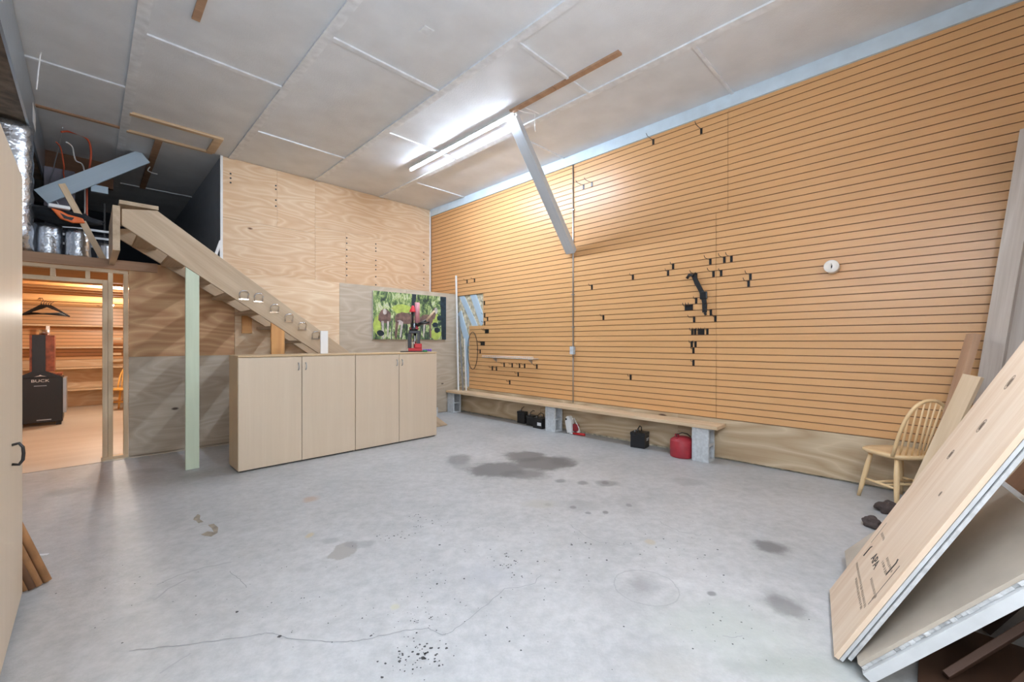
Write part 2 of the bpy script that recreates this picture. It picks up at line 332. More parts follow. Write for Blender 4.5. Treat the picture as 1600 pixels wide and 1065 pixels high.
# right wall body + plywood base
struct('wall_right', B(XR+.03, XR+.12, YB-.1, YF, 0, ZC), 'insul')
wr = struct('wall_right_base', B(XR-.008, XR+.03, YB, 2.3, .02, .47), 'ply_base', label='knotty plywood strip along foot of slat wall')
obj('plywood_sheet', B(XR-.004, XR+.03, 2.303, 4.6, .03, .47), 'ply_base', wr); obj('plywood_sheet', B(XR-.006, XR+.03, 4.603, YL, .02, .47), 'ply_base', wr)
struct('trim_3', B(XR-.03, XR+.03, YB, YU, 4.10, ZC-.002), 'trimblue', label='pale blue fascia board above slat wall')
# slat wall panels
PITCH = .0762; Z0 = .47
sw = thing('wall_right_slats', 'orange slatwall covering right wall', 'wall'); del sw['category']; sw['kind'] = 'structure'
def slat_panel(y0, y1, zlo, zhi, cut=None):
    bm = NB(); g = .001; n0 = round((zlo-Z0)/PITCH); n1 = round((zhi-Z0)/PITCH)
    for k in range(n0, n1):
        z = Z0+k*PITCH; yy = y1
        if cut: yy = cut(z+PITCH/2)
        box(bm, XR, XR+.012, y0+g, yy-g, z+.009, min(z+PITCH, 4.10))
        box(bm, XR+.010, XR+.03, y0+g, yy-g, z, z+.012, 1)
        box(bm, XR+.012, XR+.03, y0+g, yy-g, z+.012, min(z+PITCH, 4.10), 0)
    return obj('slat_panel', bm, ['slat', 'groove'], sw)
ZJ = Z0+32*PITCH
slat_panel(3.95, YU, Z0, ZJ, lambda z: 6.46 if z < 1.69 else (6.04 if z < 2.30 else YU))
slat_panel(3.95, YU, ZJ, 4.2)
slat_panel(1.84, 3.948, Z0, ZJ); slat_panel(YB, 1.838, Z0, ZJ)
slat_panel(1.71, 3.948, ZJ, 4.2); slat_panel(YB, 1.708, ZJ, 4.2)
# boards seen through the cut-out
def in_hole(name, a, b, wd, lab):
    o = board(name, a, b, wd, .014, 'blue', up=(-1, 0, 0)); tag(o, lab, 'board'); return o
in_hole('blue_board', (XR+.022, 6.74, 2.33), (XR+.022, 6.28, 1.66), .13, 'pale blue diagonal board filling middle of wall cut-out')
in_hole('blue_board', (XR+.022, 6.38, 2.33), (XR+.022, 6.06, 1.72), .16, 'pale blue diagonal board at right side of wall cut-out')
in_hole('blue_board', (XR+.022, 6.80, 1.98), (XR+.022, 6.50, 1.30), .15, 'pale blue diagonal board low in narrow slot behind bench')
in_hole('blue_board', (XR+.022, 6.56, 1.28), (XR+.022, 6.50, .5), .07, 'upright pale blue stick in slot above bench corner')
# ceiling battens
tn = [4]
def ctrim(x0, x1, y0, y1, m='batten', th=.018, label=None):
    struct('trim_%d' % tn[0], B(x0, x1, y0, y1, ZC-th, ZC-.0005), m, label=label); tn[0] += 1
for x, y0, y1 in ((.335, 2.2, 11), (1.575, 1.2, YU), (2.86, 1, YU), (4.10, .4, YU)): ctrim(x-.045, x+.045, y0, y1)
for x0, x1, y, w_ in ((1.62, 2.815, 4.02, .05), (1.62, 2.815, 6.52, .045), (2.905, 4.055, 2.82, .03), (2.905, 4.055, 5.3, .05), (.38, 1.53, 5.21, .06),
                      (4.145, XR-.03, 1.65, .03), (4.145, XR-.03, 4.1, .03), (4.145, XR-.03, 6.6, .05), (-.5, .29, 6.45, .05), (-.5, .29, 3.9, .05), (.4, 1.44, 10.4, .05)):
    ctrim(x0, x1, y-w_/2, y+w_/2)
ctrim(-.5, .29, 7.67, 7.72, 'lumber_br', .02, 'brown batten beside the duct')
ctrim(3.675, 3.745, 2.2, 3.02, 'lumber_br', .022, 'bare brown strip before the tube light')
ctrim(3.675, 3.745, 3.03, 3.72, 'lumber_br', .022, 'bare brown strip touching the tube light')
ctrim(.64, .70, 3.5, 4.64, 'lumber_br', .02, 'short bare brown strip at top of frame')
ctrim(.66, .74, 7.76, 10.4, 'lumber_br', .03, 'brown strip over the dark loft')
# pale wooden frame on the ceiling
for a in ((.36, 1.34, 7.08, 7.15), (.36, 1.32, 7.70, 7.75), (1.24, 1.34, 7.15, 7.70)): ctrim(*a, 'lumber', .03, 'pale bare wood strip framing a ceiling patch')
bm = NB(); c = on_z(666, 48, ZC); bm2 = B(c.x-.05, c.x+.05, c.y-.05, c.y+.05, ZC-.006, ZC-.0005)
bm.free(); struct('trim_%d' % tn[0], bm2, 'batten', label='small square patch on ceiling'); tn[0] += 1
# loft ceiling beam, dark
struct('trim_%d' % (tn[0]), B(XL, .28, 9.4, 9.5, ZC-.4, ZC), 'dark_wood2', label='brown beam deep in the loft'); tn[0] += 1

# doorway framing (studs and headers): separate pieces of lumber
def lum(name, x0, x1, z0, z1, lab, y0=YL, y1=YL+.09, m='lumber', vert=False):
    if vert: o = board(name, ((x0+x1)/2, (y0+y1)/2, z0), ((x0+x1)/2, (y0+y1)/2, z1), abs(x1-x0), y1-y0, m, up=(0, 1, 0))
    else: o = board(name, (x0, (y0+y1)/2, (z0+z1)/2), (x1, (y0+y1)/2, (z0+z1)/2), y1-y0, z1-z0, m)
    return tag(o, lab, 'lumber')
lum('header_beam', XL+.01, .60, 2.235, ZM+.005, 'knotty header beam across the top of the back room opening', y0=YL-.02, y1=YL-.001, m='lumber_br')
lum('top_plate', XL+.01, .33, 2.19, 2.23, 'thin plate just under the knotty header beam')
lum('door_header', XL+.01, .11, 2.055, 2.10, 'lower header board above the back room opening')
for x, l in ((-.30, 'far left'), (-.03, 'right hand')):
    lum('cripple_stud', x, x+.04, 2.101, 2.189, '%s short cripple stud between the two header boards' % l, vert=True)
lum('door_stud', .11, .155, .04, 2.10, 'left one of the twin studs beside the back room opening', vert=True)
lum('door_stud', .157, .20, .04, 2.189, 'right one of the twin studs beside the back room opening', vert=True)
lum('door_stud', .29, .333, .04, 2.189, 'single stud at left edge of the plywood wall', vert=True)
lum('bottom_plate', .10, .333, .0, .039, 'short floor plate under the studs')
# ================================================================ STAIR
YS0, YS1 = 5.70, 5.74
st = thing('staircase', 'open wooden staircase rising left to the loft', 'staircase', (0, 0, 0))
prof = [(.23, 2.54), (.23, 2.70), (.50, 2.74), (2.44, 1.31), (4.20, .01), (3.86, .0), (2.055, 1.28)]
def stringer(y0, y1):
    ang = math.atan2(-.73, 1); ca, sa = math.cos(-ang), math.sin(-ang)
    bm = NB(); prism(bm, [((x*ca - z*sa), (x*sa + z*ca)) for x, z in prof], y0, y1, 'Y')
    return obj('stringer', bm, 'stringer', st, rot=(0, -ang, 0), bevel=.003)
stringer(YS0, YS1)
prof = [(.23, 2.60), (.23, 2.70), (.50, 2.74), (2.44, 1.31), (4.20, .01), (4.02, .0), (2.055, 1.42)]
stringer(6.74, 6.78)
for k in range(13):
    z = 2.52-.19*k; x = .42+.26*k
    if z < .1: break
    o = board('tread', (x+.05, YS1, z), (x+.05, 6.74, z), .215, .038, 'lumber_w'); o.parent = st
o = board('tread', (.36, YS0-.01, 2.765), (.36, 6.8, 2.765), .30, .038, 'lumber_w'); o.parent = st; o.name = 'top_tread'
o = board('end_board', (.19, YS0-.02, 2.50), (.19, 6.8, 2.50), .44, .055, 'lumber_w', up=(1, 0, 0)); o.parent = st
# supports under the stair
def post(x0, x1, zt0, zt1, lab, m, y0=YS0, y1=YS1):
    bm = NB(); prism(bm, [(x0, .0), (x1, .0), (x1, zt1), (x0, zt0)], y0, y1, 'Y')
    bm.transform(Matrix.Rotation(-math.pi/2, 4, 'Y').inverted())
    o = obj('support_post', bm, m, rot=(0, -math.pi/2, 0), bevel=.002); return tag(o, lab, 'post')
def zlow(x): return 2.54-.6904*(x-.23)
post(.735, .855, zlow(.735)-.004, zlow(.855)-.004, 'green tinted treated post propping the staircase', 'lumber_green')
post(1.567, 1.715, zlow(1.567)-.004, zlow(1.715)-.004, 'orange wood post under the stair behind the cabinets', 'lumber_o')
bmx = B(1.50, 1.62, 6.79, 6.819, 1.50, 1.76); tag(obj('wood_block', bmx, 'lumber_o'), 'short orange wood block fixed under the stair against plywood', 'block')
# chrome hooks on the stringer
def wire_hook():
    bm = NB(); pts = [(-.035, 0, -.05)] + [(-.04*math.cos(t), -.012-.02*math.sin(t), .03*math.sin(t)) for t in [math.pi*i/8 for i in range(9)]] + [(.035, 0, -.05)]
    tube(bm, pts, .007, 8); box(bm, -.045, .045, .0, .006, -.06, -.045)
    return bm
me_h = None
labs = ['', 'second chrome hook from the top on the stair stringer', 'third chrome hook from the top on the stair stringer', 'fourth chrome hook from the top on the stair stringer', 'fifth chrome hook from the top on the stair stringer', 'lowest chrome hook beside the white upright strip']
h0 = obj('coat_hook', wire_hook(), 'chrome')
for k, (px, py) in enumerate(((381, 459), (404, 463), (429, 480), (451, 495), (472, 508), (493, 522))):
    o = h0 if k == 0 else h0.copy()
    if k: COL.objects.link(o)
    o.location = on_y(px, py, YS0-.008); o.scale = (1.15, 1.15, 1.15)
    tag(o, labs[k] if k else 'chrome hook nearest the loft on the stair stringer', 'hook', 'chrome hooks on the stair stringer')
# ================================================================ CABINETS
def cabinet(x0, x1, lab, handles):
    t = thing('storage_cabinet', lab, 'cabinet', (x0, 5.17, 0), 0, 'low cabinets in front of the stair')
    W_ = x1-x0; Dp = .39; Hh = 1.235
    bm = NB(); box(bm, 0, .018, .02, Dp, .02, Hh-.02); box(bm, W_-.018, W_, .02, Dp, .02, Hh-.02); box(bm, .018, W_-.018, .02, Dp, .02, .04); box(bm, .018, W_-.018, Dp-.01, Dp, .04, Hh-.02)
    obj('body', bm, 'laminate_e', t)
    obj('plinth', B(.02, W_-.01, .035, Dp-.01, 0, .0195), 'black', t)
    obj('top_panel', B(0, W_, -.002, Dp, Hh-.0195, Hh), 'laminate_e', t, bevel=.003)
    h = W_/2
    for k in range(2):
        d = obj('door', B(k*h+.003, (k+1)*h-.003, 0, .019, .018, Hh-.024), 'laminate', t, bevel=.002)
        hx = h-.04 if k == 0 else h+.04
        bm = NB(); tube(bm, [(hx, 0, 1.14), (hx, -.02, 1.133), (hx, -.028, 1.10), (hx, -.02, 1.067), (hx, 0, 1.06)], .0055, 8); obj('handle', bm, 'steel', d)
    return t
cabinet(1.105, 2.375, 'maple laminate cabinet with bare top, nearest the green post', 1)
cabinet(2.378, 3.61, 'maple laminate cabinet with the red lever press on top', 1)
# tall cabinet at the left edge
t = thing('tall_cabinet', 'tall pale laminate cabinet at left edge of view', 'cabinet', (-.254, 1.70, 0))
bm = NB(); box(bm, -.6, -.02, 0, 1.79, .06, 2.27); box(bm, -.58, -.05, .02, 1.77, 0, .06, 1); obj('body', bm, ['laminate', 'black'], t, bevel=.002)
for k in range(2):
    d = obj('door', B(-.0195, 0, .89*k+.004, .89*(k+1)+.002, .03, 2.268), 'laminate', t, bevel=.002)
    hy = 1.34 if k else .25; bm = NB()
    tube(bm, [(0, hy, .90), (.022, hy, .905), (.034, hy, .885), (.036, hy, .855), (.034, hy, .825), (.022, hy, .805), (0, hy, .81)], .0065, 10); obj('handle', bm, 'blackm', d)
    bm = NB(); tube(bm, [(0, hy, .855), (0, hy, .857)], .001, 6); bm.free()
# cardboard tubes leaning beside it
for k, (px, py, r, m, lab) in enumerate(((74, 909, .019, 'card', 'outermost brown cardboard tube leaning by the tall cabinet'), (60, 916, .018, 'card', 'second brown cardboard tube from the outside of the leaning bundle'),
                                 (50, 921, .016, 'card_d', 'darker thin cardboard tube in the middle of the leaning bundle'), (41, 923, .015, 'card', 'innermost cardboard tube touching the tall cabinet'))):
    p = on_z(px, py, 0); bm = NB(); q = p+Vector((-.29, .0, .95)); d = (q-p).normalized()
    tube(bm, [p+Vector((0, 0, .008)), q], r, 14); tag(obj('cardboard_tube', bm, m), lab, 'tube', 'cardboard tubes by the tall cabinet')
p = on_z(47, 880, .02); bm = B(-.03, .05, -.01, .02, 0, .03); tag(obj('paper_scrap', B(-.03, .04, -.012, .012, 0, .003), 'label', loc=on_z(63, 867, 0), rot=(0, 0, -.6)), 'white paper scrap on floor near cardboard tubes', 'scrap'); bm.free()
# ================================================================ THINGS ON THE CABINETS
p = on_y(506, 546, 5.42); tag(obj('white_strip', B(p.x-.045, p.x+.045, 5.40, 5.425, 1.2355, 1.52), 'white', bevel=.002), 'white upright strip standing on the cabinet top', 'strip')
t = thing('lever_press', 'black and red lever press with a red cone top', 'press', (3.36, 5.36, 1.2355), math.radians(-35))
obj('base_plate', B(-.20, .12, -.1, .1, 0, .012), 'black', t)
bm = NB(); box(bm, -.09, .1, -.08, .08, .012, .055); box(bm, .0, .1, -.085, .02, .055, .12); obj('red_base', bm, 'red_b', t, bevel=.006)
bm = NB(); box(bm, -.10, -.05, -.05, .05, .055, .27); box(bm, .03, .075, -.05, .05, .055, .30); box(bm, -.09, .07, -.055, .055, .27, .31); tube(bm, [(-.075, 0, .27), (-.05, 0, .33), (-.03, 0, .38)], .022, 8); obj('frame', bm, 'blackm', t, bevel=.005)
bm = NB(); tube(bm, [(0, 0, .06), (0, 0, .30)], .02, 12); tube(bm, [(-.03, -.05, .16), (.02, -.06, .09)], .008, 8); obj('ram', bm, 'chrome', t)
bm = NB(); tube(bm, [(-.02, 0, .31), (-.02, 0, .36), (-.02, 0, .365), (-.02, 0, .42)], [.06, .06, .045, .045], 14); tube(bm, [(-.035, 0, .42), (-.035, 0, .60)], .014, 10); obj('turret', bm, 'blackm', t)
bm = NB(); tube(bm, [(0, 0, .34), (.04, 0, .36)], .035, 10); box(bm, -.07, .05, -.05, .05, .33, .355); obj('red_collar', bm, 'red', t)
bm = NB(); tube(bm, [(-.035, 0, .58), (-.035, 0, .59), (-.03, 0, .66), (-.03, 0, .675)], [.045, .045, .02, .012], 16); obj('cone_cap', bm, 'red_l', t)
bm = NB(); tube(bm, [(.03, .02, .42), (.03, .02, .72)], .036, 14); obj('powder_tube', bm, 'pink', t)
bm = NB(); tube(bm, [(.03, -.02, .38), (.16, -.02, .46)], [.025, .018], 10); tube(bm, [(.05, -.03, .40), (.21, -.05, .43)], .014, 8); obj('lever_arm', bm, 'blackm', t)
bm = NB(); tube(bm, [(.16, -.02, .46), (.28, -.02, .60)], [.014, .014], 10); obj('lever_grip', bm, 'lumber', t)
bm = NB()
for k in range(7):
    a = k*.9; tube(bm, [(.02*k-.07, .03*math.sin(a), .0), (.02*k-.07+.02, .03*math.sin(a+1), .025), (.02*k-.04, .03*math.sin(a+2), .004)], .009, 6)
tag(obj('purple_clips', bm, 'purple', loc=(3.53, 5.30, 1.2455)), 'tangle of purple plastic pieces beside the lever press', 'plastic pieces')
bm = NB(); lathe(bm, [(.03, 0), (.034, .01), (.034, .022), (.02, .028)], 16); tag(obj('green_lid', bm, 'greenp', loc=(3.44, 5.22, 1.2355)), 'small green plastic lid on cabinet top', 'lid')
# ================================================================ DEER PICTURE
def foliage():
    m = bpy.data.materials.new('woodland print'); m.use_nodes = True; nt = m.node_tree; N = nt.nodes.new; L = nt.links.new; b = nt.nodes['Principled BSDF']; b.inputs['Roughness'].default_value = .5
    tc = N('ShaderNodeTexCoord'); mp = N('ShaderNodeMapping'); mp.inputs['Scale'].default_value = (6, 6, 3); L(tc.outputs['Object'], mp.inputs[0])
    n = N('ShaderNodeTexNoise'); n.inputs['Scale'].default_value = 1.6; n.inputs['Detail'].default_value = 8; n.inputs['Roughness'].default_value = .75; n.inputs['Distortion'].default_value = .6; L(mp.outputs[0], n.inputs['Vector'])
    r = N('ShaderNodeValToRGB'); cr = r.color_ramp
    for i, (p_, c_) in enumerate(((.36, (28, 44, 50)), (.44, (58, 78, 62)), (.5, (104, 134, 84)), (.54, (160, 180, 110)), (.6, (214, 218, 190)), (.66, (120, 146, 120)))):
        e = cr.elements[i] if i < 2 else cr.elements.new(p_); e.position = p_; e.color = lin(c_)
    L(n.outputs['Fac'], r.inputs[0]); L(r.outputs[0], b.inputs['Base Color']); return m
M['foliage'] = foliage()
M['deer'] = mat('deer brown', (116, 92, 86), .5, var=.3, vscale=14); M['deer_l'] = mat('deer pale fur', (196, 188, 184), .5, var=.15, vscale=20); M['trunk'] = mat('dark trunk print', (34, 52, 62), .5, var=.3, vscale=12); M['leaf_l'] = mat('lime leaf print', (176, 196, 96), .5, var=.15, vscale=12)
a = on_y(583, 448, YL-.035); b_ = on_y(697, 460, YL-.035); X0, X1 = a.x, b_.x; Zt = 2.26; Zb = on_y(640, 530, YL-.035).z
t = thing('deer_picture', 'canvas picture of deer among green leaves on plywood wall', 'picture', (X0, YL-.035, Zb))
Wp, Hp = X1-X0, Zt-Zb
obj('canvas', B(0, Wp, .002, .033, 0, Hp), 'white', t)
bm = NB()
LAY = [0]
def pol(pts, mi):
    LAY[0] += 1; y = -.0004-.00008*LAY[0]
    f = bm.faces.new([bm.verts.new((p_[0]*Wp, y, p_[1]*Hp)) for p_ in pts]); f.material_index = mi
def blobp(cx, cy, rx, ry, mi, n=12, w=.15):
    pol([(cx+rx*math.cos(t_)*(1+random.uniform(-w, w)), cy+ry*math.sin(t_)*(1+random.uniform(-w, w))) for t_ in [2*math.pi*i/n for i in range(n)]], mi)
pol([(0, 0), (1, 0), (1, 1), (0, 1)], 0)
pol([(.93, 0), (1, 0), (1, 1), (.91, 1)], 3); pol([(.48, .55), (.53, .55), (.56, 1), (.50, 1)], 3)
for cx, cy, rx, ry in ((.36, .66, .14, .10), (.05, .3, .05, .2), (.84, .12, .08, .12), (.82, .5, .05, .2)): blobp(cx, cy, rx, ry, 4)
for i in range(9): x = .22+.065*i; pol([(x, 0), (x+.012, 0), (x+.02, .45), (x+.008, .45)], 3)
# three deer: body, neck/head, legs
blobp(.14, .48, .08, .16, 1); pol([(.10, .38), (.13, .38), (.13, .02), (.115, .02)], 2); pol([(.17, .38), (.195, .38), (.185, .05), (.17, .05)], 2); blobp(.14, .58, .025, .07, 2)
blobp(.41, .46, .13, .13, 1); blobp(.32, .44, .06, .11, 1); blobp(.33, .36, .04, .05, 2); pol([(.28, .4), (.32, .38), (.29, .03), (.265, .03)], 1); pol([(.35, .38), (.38, .38), (.35, .04), (.33, .04)], 2); pol([(.50, .36), (.53, .38), (.50, .05), (.485, .05)], 1)
blobp(.70, .44, .11, .12, 1); pol([(.76, .5), (.82, .46), (.87, .72), (.82, .74)], 1); blobp(.845, .66, .025, .07, 2); pol([(.74, .36), (.77, .36), (.775, .03), (.755, .03)], 1); pol([(.66, .36), (.685, .36), (.665, .05), (.65, .05)], 2)
for cx, cy in ((.09, .13), (.86, .22), (.83, .34), (.9, .5)): blobp(cx, cy, .045, .06, 3)
obj('print', bm, ['foliage', 'deer', 'deer_l', 'trunk', 'leaf_l'], t)
# ================================================================ BENCH
def cinder(y0, lab, x0=5.0):
    t_ = NB(); w_, d, h = .19, .19, .39
    box(t_, 0, .032, 0, d, 0, h); box(t_, w_-.032, w_, 0, d, 0, h)
    for z0, z1 in ((0, .032), (.18, .21), (h-.032, h)): box(t_, .032, w_-.032, 0, d, z0, z1)
    return tag(obj('concrete_block', t_, 'cblock', loc=(x0, y0, 0), bevel=.003), lab, 'block', 'concrete blocks holding up the bench')
cinder(6.60, 'concrete block holding the bench in the wall corner', 4.99); cinder(4.10, 'concrete block under middle of the bench beside the batteries', 5.02); cinder(1.82, 'concrete block under near end of the bench by the red can', 4.98)
for y0, y1, z, lab in ((4.19, 6.80, .41, 'long pale plank forming the far half of the low bench'), (1.72, 4.188, .41, 'long pale plank forming the near half of the low bench')):
    o = board('bench_plank', (5.10, y0, z), (5.10, y1, z), .28, .038, 'lumber'); tag(o, lab, 'plank', 'bench planks')
def battery(px, py, sx, sy, sz, rz, lab, labelled=False, dx=.08):
    p = on_z(px, py, 0); t = thing('car_battery', lab, 'battery', (p.x, p.y, 0), rz, 'black batteries under the bench')
    if sx > .165 and px == 1003: t.location = (5.13, 2.75, 0)
    obj('case', B(-sx/2, sx/2, -sy/2, sy/2, 0, sz*.8), 'black', t, bevel=.004)
    obj('lid', B(-sx/2-.004, sx/2+.004, -sy/2-.004, sy/2+.004, sz*.8, sz), 'blackm', t, bevel=.006)
    for s in (-1, 1):
        bm = NB(); lathe(bm, [(.012, 0), (.01, .022)], 12, (sx*.3*s, sy*.25, sz)); obj('terminal', bm, 'steel', t)
    bm = NB(); tube(bm, [(-sx*.42, 0, sz-.02), (-sx*.36, 0, sz+.05), (0, 0, sz+.075), (sx*.36, 0, sz+.05), (sx*.42, 0, sz-.02)], .006, 8); obj('handle', bm, 'black', t)
    if labelled: obj('label', B(-sx/2-.001, -sx/2+.001, -sy*.4, -sy*.1, sz*.3, sz*.6), 'label', t, label=None) if False else obj('sticker', B(-sx/2-.002, -sx/2, -sy*.42, -sy*.1+.02, sz*.3, sz*.6), 'label', t)
    return t
battery(819, 660, .17, .17, .20, 0, 'black battery farthest left in the row of three')
battery(833, 663.5, .17, .15, .165, 0, 'black battery in the middle of the row of three')
battery(845, 668, .17, .19, .165, 0, 'black battery with white sticker against the concrete block', True)
b4 = battery(1003, 703, .17, .19, .20, math.radians(8), 'lone black battery standing between the red can and charger')
for z, w_ in ((.115, .09), (.095, .06)): obj('sticker', B(-.02, -.02+w_, -.0975, -.0965, z, z+.01), 'label', b4)
# charger-like white device with leads
p = on_z(890, 677, 0); t = thing('white_jug', 'white jug shaped battery charger leaning on the middle block', 'charger', (p.x+.04, p.y, 0), 0)
bm = NB(); prism(bm, [(-.05, .0), (.04, .01), (.02, .2), (-.02, .26), (-.07, .25), (-.09, .17)], -.045, .045, 'Y'); bm.transform(Matrix.Rotation(math.radians(-90), 4, 'Z')); obj('body', bm, 'white', t, bevel=.012)
bm = NB(); tube(bm, [(-.052, .06, .21), (-.044, .06, .21)], .014, 12); obj('knob', bm, 'black', t)
bm = NB(); box(bm, -.02, .03, -.13, -.04, .04, .15); obj('red_clamp', bm, 'red', t, bevel=.01)
bm = NB()
for k in range(5):
    tube(bm, [(0, -.02-.02*k, .22-.02*k), (-.02, -.07-.02*k, .24-.03*k), (.02, -.10-.012*k, .12-.02*k), (-.02, -.12-.01*k, .03)], .005, 6)
obj('cable', bm, 'white', t)
p = on_z(905, 680, 0); t = thing('red_handle_tool', 'red handled tool lying on floor beside the white charger', 'tool', (p.x, p.y, .0), math.radians(-80))
bm = NB(); tube(bm, [(-.10, 0, .02), (.09, 0, .02)], [.017, .02], 10); obj('handle_grip', bm, 'red_b', t); bm = NB(); tube(bm, [(-.16, 0, .012), (-.10, 0, .018)], [.012, .014], 8); obj('tip', bm, 'white', t)
# red can
t = thing('gas_can', 'round red metal fuel can under near end of the bench', 'fuel can', (5.065, 2.16, 0))
bm = NB(); lathe(bm, [(.125, 0), (.135, .008), (.137, .02), (.137, .19), (.13, .205), (.09, .232), (.03, .245)], 32); obj('body', bm, 'red', t)
bm = NB(); lathe(bm, [(.026, .24), (.026, .275), (.02, .28)], 16, (-.03, .05, -.012)); tube(bm, [(-.03, .05, .255), (-.06, .04, .24), (-.1, .02, .225)], .014, 8); obj('spout', bm, 'red', t)
bm = NB(); tube(bm, [(-.04, .04, .265), (.0, 0, .285), (.05, -.04, .27), (.08, -.07, .235)], .006, 8); obj('handle', bm, 'blackm', t)
bm = NB(); tube(bm, [(-.06+.03*math.cos(a), .03, .255+.022*math.sin(a)) for a in [i*math.pi/5 for i in range(11)]], .005, 6); obj('ring', bm, 'blackm', t)
# dark block past the cabinets
tag(obj('dark_block', B(4.42, 4.60, 6.55, 6.75, 0, .16), 'cblock', bevel=.004), 'grey block on floor just past the right end of the cabinets', 'block')
# ================================================================ RIGHT WALL FITTINGS
def hook_mesh(L_):
    bm = NB(); box(bm, -.007, 0, -.013, .013, -.035, .034)
    tube(bm, [(0, 0, .025), (-L_*.5, 0, .02), (-L_*.85, 0, .022), (-L_, 0, .045)], .0032, 6); return bm
h_s = obj('slat_hook', hook_mesh(.09), 'blackm'); h_l = obj('slat_hook', hook_mesh(.2), 'blackm'); used = set()
def hook(px, py, L_, lab, group):
    src = h_l if L_ else h_s
    if src in used: o = src.copy(); COL.objects.link(o)
    else: o = src; used.add(src)
    p = on_x(px, py, XR); k = round((p.z-Z0-PITCH/2)/PITCH); p.z = Z0+k*PITCH+PITCH/2+.006
    o.location = p; tag(o, lab, 'hook', group); return o
G = 'slatwall hooks'
for a in ((1021, 225, 1, 'black hook high on slat wall just under the blue fascia, left of pair'), (1096, 208, 1, 'black hook high on slat wall near top panel joint'),
          (912, 296, 1, 'small hook right beside the conduit below the blue fascia'), (925, 289, 1, 'small hook second from the conduit, high on the wall'),
          (925, 451, 0, 'lone hook just right of the conduit at brace foot height'), (989, 435, 0, 'lone hook between conduit and central hook cluster'),
          (943, 498, 0, 'lone hook right of conduit, above the outlet box level'), (985.6, 590, 0, 'lowest lone hook, above the bench and battery'),
          (1052, 418, 0, 'upper hook of the pair left of black strap'), (1044, 428.5, 0, 'lower hook of the pair left of black strap'),
          (1110, 411, 1, 'leftmost hook in the row of three above black strap'), (1132, 409, 1, 'middle hook in the row of three above black strap'), (1143, 407.5, 1, 'rightmost hook in the row of three above black strap'),
          (1115, 430, 1, 'left hook of pair level with top of black strap'), (1127, 429, 0, 'right hook of pair level with top of black strap'), (1088, 434, 1, 'hook that carries the black strap'),
          (1172.7, 434.8, 1, 'upper of two stacked hooks right of black strap'), (1169.8, 445.4, 1, 'lower of two stacked hooks right of black strap'),
          (1088, 471, 0, 'hook just above the triple hook plate'), (1111, 490, 1, 'hook beside the lower tip of black strap'), (1118, 499, 0, 'hook right below the tip of black strap'), (1084.8, 500.6, 1, 'hook just below the triple hook plate'),
          (1083.7, 567.7, 0, 'bottom hook of the central cluster'), (1083.7, 549.5, 0, 'double plate hook second from bottom of central cluster'), (1081, 540, 0, 'left hook of tight pair in central cluster'), (1087, 540, 0, 'right hook of tight pair in central cluster')):
    hook(*a, G)
for k, x in enumerate((1082, 1086.5, 1092, 1095.5, 1099, 1105.5)):
    hook(x, 520, 0, ('first', 'second', 'third', 'fourth', 'fifth', 'last')[k] + ' hook from the left in the tight row of six', 'row of six hooks below the black strap')
for a in ((730, 440, 'hook left in the pair above wall cut-out'), (741.6, 439, 'hook right in the pair above wall cut-out'), (757, 476, 'top hook beside the wall cut-out'), (757.5, 494, 'second hook down beside the wall cut-out'), (762, 498, 'hook touching right of second hook beside cut-out'), (757.5, 503, 'third hook down beside the wall cut-out'),
          (750.5, 548, 'lowest hook beside cable loop, over shelf'), (752, 538, 'hook beside cable loop, just above the lowest'),
          (769.5, 575, 'far left hook under the wire shelf'), (776, 576, 'second hook from left under the wire shelf'), (788, 570, 'third hook from left under the wire shelf'), (800.5, 571, 'fourth hook from left under the wire shelf'),
          (812, 572, 'fifth hook from left under the wire shelf'), (820, 572, 'sixth hook from left under the wire shelf'), (839, 573, 'hook under the right end of the wire shelf'), (809.8, 585, 'hook one row below the hooks under the wire shelf'), (796.7, 597, 'lowest hook under the wire shelf, above the bench')):
    hook(a[0], a[1], 0, a[2], 'hooks round the wall cut-out and wire shelf')
def plate(px, py, wd, n, lab):
    p = on_x(px, py, XR); k = round((p.z-Z0-PITCH/2)/PITCH); p.z = Z0+k*PITCH+PITCH/2+.006
    t = thing('hook_plate', lab, 'hook plate', p, 0, 'wide hook plates on slat wall')
    obj('plate', B(-.008, 0, -wd/2, wd/2, -.035, .034), 'blackm', t)
    for i in range(n):
        y = -wd/2 + wd*(i+.5)/n; bm = NB(); tube(bm, [(-.005, y, .02), (-.07, y, .015), (-.10, y, .03), (-.11, y, .05)], .004, 6); obj('prong', bm, 'blackm', t)
plate(1076.5, 482, .10, 3, 'wide black three-prong plate left of black strap'); plate(761, 518, .10, 2, 'wide black plate below the wall cut-out, beside cable loop'); plate(755, 535, .09, 2, 'wide black plate above hooks beside cable loop')
# black strap
t = thing('black_strap', 'black strap with a joint hanging on slat wall', 'strap'); pts = [on_x(x, y, XR-.045) for x, y in ((1084, 430), (1088, 440), (1096, 455), (1099, 462), (1101, 475), (1101, 488), (1103, 492))]
bm = NB()
for i in range(len(pts)-1):
    a, b_ = pts[i], pts[i+1]; d = (b_-a).normalized(); n = Vector((0, d.z, -d.y)); w_ = .028 if i < 5 else .014
    vs_ = [bm.verts.new(q + Vector((s, 0, 0))) for s in (-.006, .006) for q in (a-n*w_, a+n*w_, b_+n*(w_*.9), b_-n*(w_*.9))]
    for f in ((0, 1, 2, 3), (7, 6, 5, 4), (0, 4, 5, 1), (1, 5, 6, 2), (2, 6, 7, 3), (3, 7, 4, 0)): bm.faces.new([vs_[j] for j in f])
obj('band', bm, 'black', t)
c = pts[3]; obj('joint', B(c.x-.015, c.x+.012, c.y-.045, c.y+.04, c.z-.04, c.z+.05), 'blackm', t, bevel=.008)
